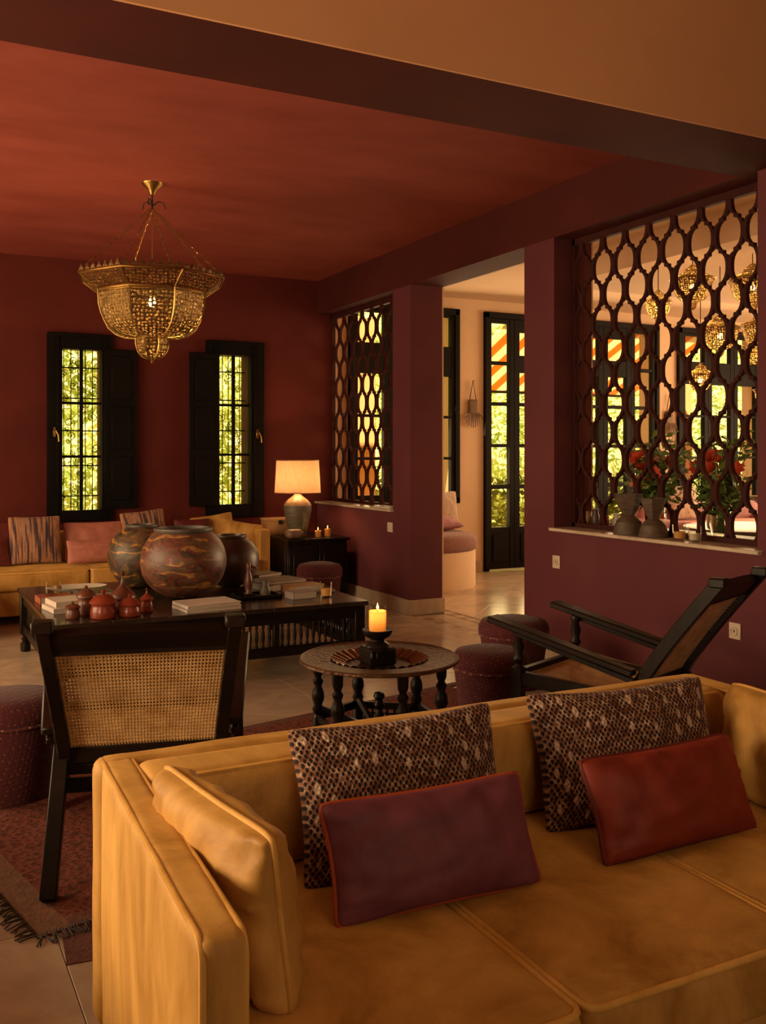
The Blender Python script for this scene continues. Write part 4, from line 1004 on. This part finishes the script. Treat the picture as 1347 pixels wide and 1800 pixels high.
for i in range(n): fs.append([i, (i+1) % n, n+(i+1) % n, n+i])
m.add(vs, fs).build('lamp_shade', 'shade', lp, 60)
rg = MB(); rg.tube([(.215*math.cos(2*PI*i/n), .215*math.sin(2*PI*i/n), .405) for i in range(n)], .003, 5, True); rg.tube([(.198*math.cos(2*PI*i/n), .198*math.sin(2*PI*i/n), .705) for i in range(n)], .003, 5, True)
for i in range(3): rg.tube([(0, 0, .56), (.2*math.cos(i*2.09), .2*math.sin(i*2.09), .69)], .0015, 4)
rg.build('shade_ring', 'brass_plain', lp)
MB().lathe([(0, .52), (.018, .535), (.030, .57), (.022, .60), (0, .612)], 16).build('bulb', 'bulb', lp)
L = point('table_lamp_light', (0, 0, .55), 30, (1, .55, .22), .035); L.parent = lp
so = rounded(.16, .13, .085, .042).build('river_stone', 'rock', None, 60, (3.24, 8.07, .58)); tag(so, 'smooth oval brown stone on the black cabinet left of the lamp', 'stone')
bx = thing('wooden_box', 'weathered brown wooden box standing behind the lamp by the sofa arm', 'box', (3.27, 8.58, .58))
BX(-.13, .13, -.09, .09, 0, .13, bev=.004).build('box_body', 'cover_tan', bx); BX(-.135, .135, -.095, .095, .13, .155, bev=.004).build('box_lid', 'cover_tan', bx); BX(-.02, .02, -.1, -.094, .10, .14, bev=.002).build('clasp', 'iron', bx)
gv = 'votive candles on the lamp cabinet'
candle('lit votive candle on the lamp cabinet, the left one', 3.49, 8.10, .58, .030, .06, .35, gv)
candle('lit votive candle on the lamp cabinet, the right one nearer the wall', 3.60, 8.13, .58, .030, .07, .35, gv)

# ------------------------------------------------------------------ chandelier
ch = thing('pierced_lantern', 'large octagonal pierced brass lantern hanging over the coffee table', 'lamp', (1.50, 6.19, 1.93))
oc = math.radians(8.9) 
def octo(prof, name, mat, a0=oc, n=8):
    return MB().lathe(prof, n, a0=a0)
def shell(prof, a0=oc, n=8):
    vs = []; fs = []; uv = []; m_ = n+1; rm = max(r for r, z in prof)
    for r, z in prof:
        for i in range(m_):
            a = a0+2*PI*i/n; vs.append((r*math.cos(a), r*math.sin(a), z)); uv.append((2*PI*i/n*rm*.8, z*1.3))
    for j in range(len(prof)-1):
        for i in range(n): fs.append([j*m_+i, j*m_+i+1, (j+1)*m_+i+1, (j+1)*m_+i])
    return vs, fs, uv
q = 1/math.cos(PI/8)
bowl = [(.10, .165), (.17, .172), (.23, .195), (.28, .240), (.31, .30), (.325, .36), (.33, .455)]
def panels(prof, nm, mat):
    for i in range(8):
        a, b = oc+2*PI*i/8, oc+2*PI*(i+1)/8; vs = []; fs = []; uv = []; sl = 0; pv = prof[0]
        for r, z in prof:
            sl += math.hypot(r-pv[0], z-pv[1]); pv = (r, z)
            for k in range(5):
                t = k/4; vs.append(((r*q)*(math.cos(a)*(1-t)+math.cos(b)*t), (r*q)*(math.sin(a)*(1-t)+math.sin(b)*t), z)); uv.append(((t-.5)*r*.83+i*1.37, sl))
        for j in range(len(prof)-1):
            for k in range(4): fs.append([j*5+k, j*5+k+1, (j+1)*5+k+1, (j+1)*5+k])
        MB().add(vs, fs, uv).build(nm, mat, ch, 60)
panels(bowl, 'bowl_panel', 'brass_pierced')
panels([(.33, .455), (.345, .462), (.445, .545)], 'rim_panel', 'brass_pierced')
panels([(.03, .035), (.065, .050), (.092, .085), (.102, .125), (.10, .165)], 'pendant_panel', 'brass_pierced')
rb = MB()
for i in range(8):
    a = oc+2*PI*i/8
    for pr in (bowl, [(.33, .455), (.445, .545)], [(.03, .035), (.065, .050), (.092, .085), (.102, .125), (.10, .165)]): rb.tube([(r*q*math.cos(a), r*q*math.sin(a), z) for r, z in pr], .0055, 5)
for r, z, t_ in ((.33, .455, .008), (.445, .545, .007), (.10, .165, .006), (.33, .44, .004), (.102, .12, .004)):
    rb.tube([(r*q*math.cos(oc+2*PI*i/8), r*q*math.sin(oc+2*PI*i/8), z) for i in range(8)], t_, 5, True)
rb.build('brass_ribs', 'brass_plain', ch, 50)
cu = MB()
for i in range(8):
    a, b = oc+2*PI*i/8, oc+2*PI*(i+1)/8; A = Vector((.445*q*math.cos(a), .445*q*math.sin(a), .548)); B = Vector((.445*q*math.cos(b), .445*q*math.sin(b), .548)); o2 = (A+B).normalized()*.01; o2.z = 0
    for k in range(7):
        p0 = A.lerp(B, k/7); p1 = A.lerp(B, (k+1)/7); pm = (p0+p1)/2
        vs = [p0, p0.lerp(pm, .5)+Vector((0, 0, .022)), pm+Vector((0, 0, .045)), p1.lerp(pm, .5)+Vector((0, 0, .022)), p1]
        cu.add([v+o2*.2 for v in vs]+[v-o2*.2 for v in vs], [[0, 1, 2, 3, 4], [9, 8, 7, 6, 5], [0, 5, 6, 1], [1, 6, 7, 2], [2, 7, 8, 3], [3, 8, 9, 4]])
cu.build('crown_points', 'brass', ch, 0)
MB().lathe([(0, 0), (.008, .006), (.012, .014), (.005, .022), (.016, .032), (.03, .038)], 14).build('finial', 'brass_plain', ch, 50)
MB().lathe([(0, 1.095), (.012, 1.095), (.020, 1.11), (.030, 1.13), (.065, 1.16), (.068, 1.17), (0, 1.17)], 24).build('ceiling_rose', 'brass_plain', ch, 50)
MB().tube([(0, 0, 1.10), (0, 0, 1.0)], .006, 6).build('drop_rod', 'iron', ch)
hk = MB()
for s in (0, 2.09, 4.19): hk.tube([(.0, 0, 1.02), (.04*math.cos(s), .04*math.sin(s), 1.055), (.075*math.cos(s), .075*math.sin(s), 1.05), (.09*math.cos(s), .09*math.sin(s), 1.01)], .004, 5)
hk.build('hook_leaves', 'iron', ch)
for i in range(8):
    if i in (3, 6): continue
    a = oc+2*PI*i/8; p0 = Vector((.012*math.cos(a), .012*math.sin(a), 1.0)); p1 = Vector((.445*q*math.cos(a)*.97, .445*q*math.sin(a)*.97, .56)); n = 26; m = MB(); dv = (p1-p0); L_ = dv.length/n; t = dv.normalized(); u = t.orthogonal().normalized(); w_ = t.cross(u)
    for k in range(n):
        c = p0+dv*(k+.5)/n; ss = u if k % 2 else w_
        m.tube([c+t*L_*.68*math.cos(x)+ss*.0065*math.sin(x) for x in [2*PI*j/8 for j in range(8)]], .0019, 4, True)
    m.build('chain', 'brass_plain', ch, 60)
MB().tube([(0, 0, 1.0), (0, 0, .47)], .003, 5).build('lamp_cord', 'brass_plain', ch)
MB().lathe([(0, .47), (.016, .47), (.018, .435), (0, .43)], 14).build('lamp_holder', 'brass_plain', ch)
MB().lathe([(0, .365), (.018, .375), (.026, .395), (.018, .42), (.010, .435), (0, .436)], 16).build('bulb', 'bulb', ch, 60)
L = point('lantern_light', (0, 0, .40), 26, (1, .58, .22), .03); L.parent = ch

# ------------------------------------------------------------------ things on the large sill
def goblet(label, x, y, s=1, rz=0):
    e = thing('carved_goblet', label, 'vase', (x, y, ZS+.022), rz, 'carved goblets on the large sill')
    m = MB(); m.lathe([(.098*s, 0), (.103*s, .012*s), (.094*s, .042*s), (.096*s, .047*s), (.082*s, .080*s), (.083*s, .085*s), (.058*s, .112*s), (.036*s, .128*s)], 24); m.build('goblet_foot', 'carved', e, 50)
    m = MB(); m.lathe([(.036*s, .125*s), (.050*s, .15*s), (.072*s, .19*s), (.095*s, .270*s), (.084*s, .270*s), (.055*s, .19*s), (0, .15*s)], 6, a0=.3); m.build('goblet_cup', 'carved', e, 25)
goblet('taller carved wooden goblet vase on the large sill, left one', XP+.062, 4.40, .90)
goblet('shorter carved wooden goblet vase on the large sill, right one', XP+.062, 4.19, .83, .4)
tumbler('glass votive with brown wax on the large sill, nearer the goblets', XP+.06, 3.985, .038, .085, ZS+.022, 'wax', 'votives on the large sill')
tumbler('glass votive with pale wax on the large sill, rightmost', XP+.055, 3.865, .038, .085, ZS+.022, 'white_glaze', 'votives on the large sill')
for i, (yy, xx, hh, mt, lab) in enumerate(((5.0, 4.10, .10, 'cover_tan', 'tan little pot on the inner edge of the large sill, leftmost'), (4.93, 4.10, .12, 'cover_dark', 'dark little pot on the inner edge of the large sill'), (4.84, 4.11, .08, 'cover_red', 'red little pot on the inner edge of the large sill'), (4.74, 4.11, .10, 'white_glaze', 'white little pot on the inner edge of the large sill'))):
    o = MB().lathe([(.020, 0), (.028, hh*.3), (.026, hh*.6), (.018, hh*.8), (.022, hh), (.016, hh), (0, hh*.7)], 16).build('little_pot', mt, None, 50, (xx, yy, ZS+.022)); tag(o, lab, 'pot', 'little pots behind the large screen')
# small sill
o = BX(-.05, .05, -.16, .16, 0, .018, bev=.003).build('pale_box', 'white_glaze', None, 0, (XP+.05, 7.52, ZS+.022)); tag(o, 'flat pale box lying on the smaller sill', 'box')
for i, (yy, r) in enumerate(((7.42, .055), (7.56, .04), (7.70, .035))):
    o = rounded(r*2, r*2.2, r*2, r*.9, n=6, wob=.01, seed=i).build('seashell', 'cover_tan', None, 60, (4.10, yy, ZS+.022)); tag(o, ['big', 'middling', 'small'][i]+' brown shell behind the smaller fretwork screen', 'shell', 'shells on the smaller sill')

# ------------------------------------------------------------------ flowers behind the large screen
cons = thing('console_table', 'dark console table behind the large fretwork screen', 'table', (4.50, 4.45, 0))
BX(-.20, .20, -.85, .85, .80, .84, bev=.004).build('console_top', 'blackwood', cons)
for sx in (-1, 1):
    for sy in (-1, 1): BX(sx*.17-.02, sx*.17+.02, sy*.8-.02, sy*.8+.02, 0, .80, bev=.003).build('leg', 'blackwood', cons)
def bouquet(label, vlabel, x, y, n, seed, spread=.30, red=5):
    r = random.Random(seed); z = .84
    v = thing('glass_vase', vlabel, 'vase', (x, y, z)); MB().lathe([(0, 0), (.055, 0), (.070, .08), (.060, .15), (.050, .18), (.046, .18), (.055, .15), (.062, .08), (.05, .01), (0, .01)], 24).build('vase_glass', 'glass', v, 60)
    e = thing('bouquet', label, 'flowers', (x, y, z)); sm = MB(); lf = MB()
    for i in range(n):
        a = r.random()*2*PI; d = spread*r.random()**.6; h = r.uniform(.30, .66)-d*.35; tip = Vector((d*math.cos(a)*.7, d*math.sin(a)*1.25, h)); base = Vector((.03*math.cos(a+3), .03*math.sin(a+3), .03))
        mid = (base+tip)/2; mid.x *= .5; mid.y *= .5; mid.z += .04; pts = [base*(1-t)**2+mid*2*t*(1-t)+tip*t*t for t in [k/5 for k in range(6)]]; sm.tube(pts, .0025, 4)
        for k in range(11):
            c = pts[2+k % 4]+Vector((r.gauss(0, .035), r.gauss(0, .035), r.gauss(.02, .03))); aa = Vector((r.gauss(0, 1), r.gauss(0, 1), r.gauss(.3, .8))).normalized(); b = aa.orthogonal().normalized(); s = r.uniform(.025, .055)
            up = aa.cross(b)*s*.12
            lf.add([c-aa*s, c-aa*s*.2+b*s*.42+up, c+aa*s, c-aa*s*.2-b*s*.42+up, c+up*-.6], [[0, 1, 4], [1, 2, 4], [2, 3, 4], [3, 0, 4]])
    sm.build('stem', 'stem', e, 60)['kind'] = 'stuff'; o = lf.build('foliage', 'leaf', e, 0); o['kind'] = 'stuff'
    f0 = MB()
    for ring in range(3):
        for k in range(7):
            a = 2*PI*k/7+ring*.4; rr = .042-.011*ring; t = .35+.35*ring; d = Vector((math.cos(a), math.sin(a), t)).normalized(); s_ = Vector((-math.sin(a), math.cos(a), 0)); c = d*rr*.5
            f0.add([(0, 0, 0), c+s_*rr*.35, d*rr, c-s_*rr*.35, c+Vector((0, 0, -.004))], [[0, 1, 4], [1, 2, 4], [2, 3, 4], [3, 0, 4]])
    p = None
    for i in range(red):
        a = r.random()*2*PI; d = spread*.55*r.random(); loc = (-.06+d*math.cos(a)*.5, d*math.sin(a)*1.5, r.uniform(.30, .50))
        if p is None: p = f0.build('blossom', 'petal', e, 0); k = p
        else: k = p.copy(); C.objects.link(k)
        k.location = loc; k.rotation_euler = (r.uniform(-.5, .5), r.uniform(-1.4, -.5), r.uniform(0, 6)); k.scale = (1.35,)*3
bouquet('leafy bouquet with red blossoms behind the left of the large screen', 'glass vase behind the taller goblet, under the left bouquet', 4.50, 4.80, 52, 21, .25, 12)
bouquet('leafy bouquet with orange-red blossoms behind the middle of the large screen', 'glass vase behind the glass votives, under the right bouquet', 4.48, 4.22, 52, 22, .25, 9)

# ------------------------------------------------------------------ lanterns in the dining room
def lantern(label, x, y, z, r, h, n=8, seed=0):
    e = thing('brass_lantern', label, 'lamp', (x, y, z), seed, 'cluster of brass lanterns in the far room')
    n = 12
    prof = [(r*.05, -h*.5), (r*.16, -h*.45), (r*.22, -h*.36), (r*.24, -h*.33), (r*.55, -h*.28), (r*.80, -h*.16), (r*.92, 0), (r*.94, h*.08), (r*1.12, h*.18), (r*.98, h*.19), (r*.62, h*.28), (r*.40, h*.34), (r*.44, h*.38), (r*.22, h*.44), (r*.08, h*.5)]
    vs, fs, uv = shell(prof, 0, n); MB().add(vs, fs, uv).build('lantern_body', 'brass_small', e, 25)
    rm = MB(); rm.tube([(r*1.12*math.cos(2*PI*i/n), r*1.12*math.sin(2*PI*i/n), h*.18) for i in range(n)], r*.035, 5, True)
    for i in range(n): rm.tube([(q_[0]*math.cos(2*PI*i/n), q_[0]*math.sin(2*PI*i/n), q_[1]) for q_ in prof], r*.02, 4)
    rm.build('lantern_ribs', 'brass_plain', e, 50)
    MB().tube([(0, 0, h*.5), (0, 0, 2.86-z)], .004, 5).build('hanging_rod', 'iron', e)
    MB().lathe([(0, -.03), (.02, -.015), (.02, .01), (0, .03)], 10).build('bulb', 'bulb', e, 60)
    L = point('lantern_glow', (0, 0, 0), 7.0, (1, .55, .2), .03); L.parent = e
for i, (x, y, z, r, h, lab) in enumerate((
    (5.45, 5.42, 2.62, .155, .34, 'broad lantern hanging highest, second from the right of the cluster'), (5.78, 5.14, 2.60, .165, .36, 'broad lantern hanging highest at the right end of the cluster'),
    (5.46, 5.80, 2.52, .10, .28, 'slim lantern at the upper left end of the cluster'), (5.95, 5.62, 2.30, .15, .34, 'round lantern in the middle of the cluster'),
    (6.35, 5.55, 2.34, .16, .36, 'round lantern in the middle right of the cluster'), (5.60, 4.90, 2.08, .115, .28, 'stepped lantern hanging low at the right of the cluster'),
    (5.98, 5.86, 1.96, .10, .28, 'small lantern hanging low at the left of the cluster'), (6.02, 5.22, 1.80, .09, .24, 'small lantern hanging lowest by the right edge of the screen'))):
    lantern(lab, x, y, z, r, h, 8, i*.7)

# ------------------------------------------------------------------ dining room furniture
bn = thing('plaster_bench', 'round white plaster bench in front of the far window', 'bench', (4.80, 8.575, 0))
MB().lathe([(.595, 0), (.60, .02), (.60, .365), (.59, .375), (0, .375)], 64).build('bench_drum', 'cream', bn, 40)
bc = MB().lathe([(.585, 0), (.612, .02), (.618, .07), (.612, .12), (.58, .155), (.45, .175), (0, .18)], 64, 4.80, 8.575, .377).build('bench_cushion', 'floral_dark', None, 60); tag(bc, 'thick mauve sprigged seat pad on the white plaster bench', 'cushion')
pillow('pale sprigged cushion standing on the plaster bench', 'floral', .46, .40, .14, (5.17, 8.72, .555), 10, 0, 0, None, None, 31)
pillow('flat mauve cushion lying on the plaster bench', 'mauve', .44, .34, .14, (5.06, 8.36, .60), 78, 10, 0, None, None, 32)
def pouch(label, x, z, s=1):
    e = thing('hanging_pouch', label, 'wall hanging', (x, YB2-.03, z), 0, 'fringed leather pouches on the far wall')
    MB().tube([(-.045*s, 0, -.22*s), (0, 0, 0), (.045*s, 0, -.22*s)], .006, 5).build('cord', 'leather', e)
    MB().lathe([(0, 0), (.006, 0), (.006, .02)], 8, mat=Matrix.Rotation(PI/2, 4, 'X')).build('nail', 'iron', e)
    pb = rounded(.12*s, .035, .16*s, .015, n=4).build('pouch_body', 'leather', e, 50, (0, 0, -.37*s))
    for i in range(9):
        a = (i-4)/4; MB().tube([(a*.045*s, 0, -.35*s), (a*.11*s, -.01, -.40*s-.02*(1-abs(a))), (a*.12*s, -.01, (-.53+.09*abs(a)**2)*s)], .006, 5, rad=[.009, .010, .006]).build('tassel', 'leather', e)
pouch('fringed tan leather pouch hanging between the far window and the glazed doors', 5.86, 2.17)
pouch('fringed leather pouch hanging right of the glazed doors, behind the flowers', 8.82, 2.10)
ds = thing('far_sofa', 'rose upholstered sofa in the far room seen low through the large screen', 'sofa', (8.35, 7.9, 0))
rounded(1.9, .85, .36, .05, crown=.02).build('seat_base', 'mauve', ds, 60, (0, 0, .08)); rounded(1.9, .2, .7, .06).build('backrest', 'mauve', ds, 60, (0, .36, .08))
for s in (-1, 1): rounded(.18, .85, .55, .05).build('arm', 'mauve', ds, 60, (s*.88, 0, .08))
for i in range(2): rounded(.75, .6, .14, .05, crown=.02).build('seat_cushion', 'pink_velvet', ds, 60, (-.38+.76*i, -.08, .44))
for sx in (-1, 1):
    for sy in (-1, 1): BX(sx*.85-.03, sx*.85+.03, sy*.36-.03, sy*.36+.03, 0, .09, bev=.004).build('foot', 'blackwood', ds)
pillow('pale cushion leaning on the rose sofa in the far room', 'floral', .45, .40, .13, (8.0, 8.05, .60), 16, 0, 0, None, None, 33)
dt = thing('dining_table', 'round dark table in the far room seen low through the right of the screen', 'table', (6.35, 5.55, 0))
MB().lathe([(0, .71), (.60, .71), (.62, .72), (.62, .745), (.60, .75), (0, .75)], 48).build('table_top', 'tabletop', dt, 50)
MB().lathe([(.30, 0), (.30, .03), (.08, .08), (.06, .30), (.10, .45), (.07, .62), (.20, .71)], 24).build('pedestal', 'blackwood', dt, 50)
fb = thing('footed_bowl', 'wooden footed bowl of fruit on the round dark table', 'bowl', (6.25, 5.35, .75))
MB().lathe([(.09, 0), (.09, .015), (.03, .05), (.03, .12), (.10, .18), (.19, .26), (.18, .26), (.09, .19), (0, .17)], 32).build('bowl_body', 'ceramic_top', fb, 50)
for i, (a, b) in enumerate(((.05, .03), (-.06, .02), (.0, -.06))):
    o = rounded(.09, .09, .085, .04, n=6).build('fruit', 'rust_velvet', None, 60, (6.25+a, 5.35+b, .93+.012)); tag(o, ['round reddish fruit at the right of the footed bowl', 'round reddish fruit at the left of the footed bowl', 'round reddish fruit at the front of the footed bowl'][i], 'fruit', 'fruit in the footed bowl')
bo = MB().lathe([(.04, 0), (.045, .01), (.04, .12), (.015, .18), (.015, .24), (.012, .24), (0, .2)], 20).build('amber_bottle', 'ceramic_top', None, 50, (6.0, 5.75, .75)); tag(bo, 'amber bottle standing on the round dark table', 'bottle')
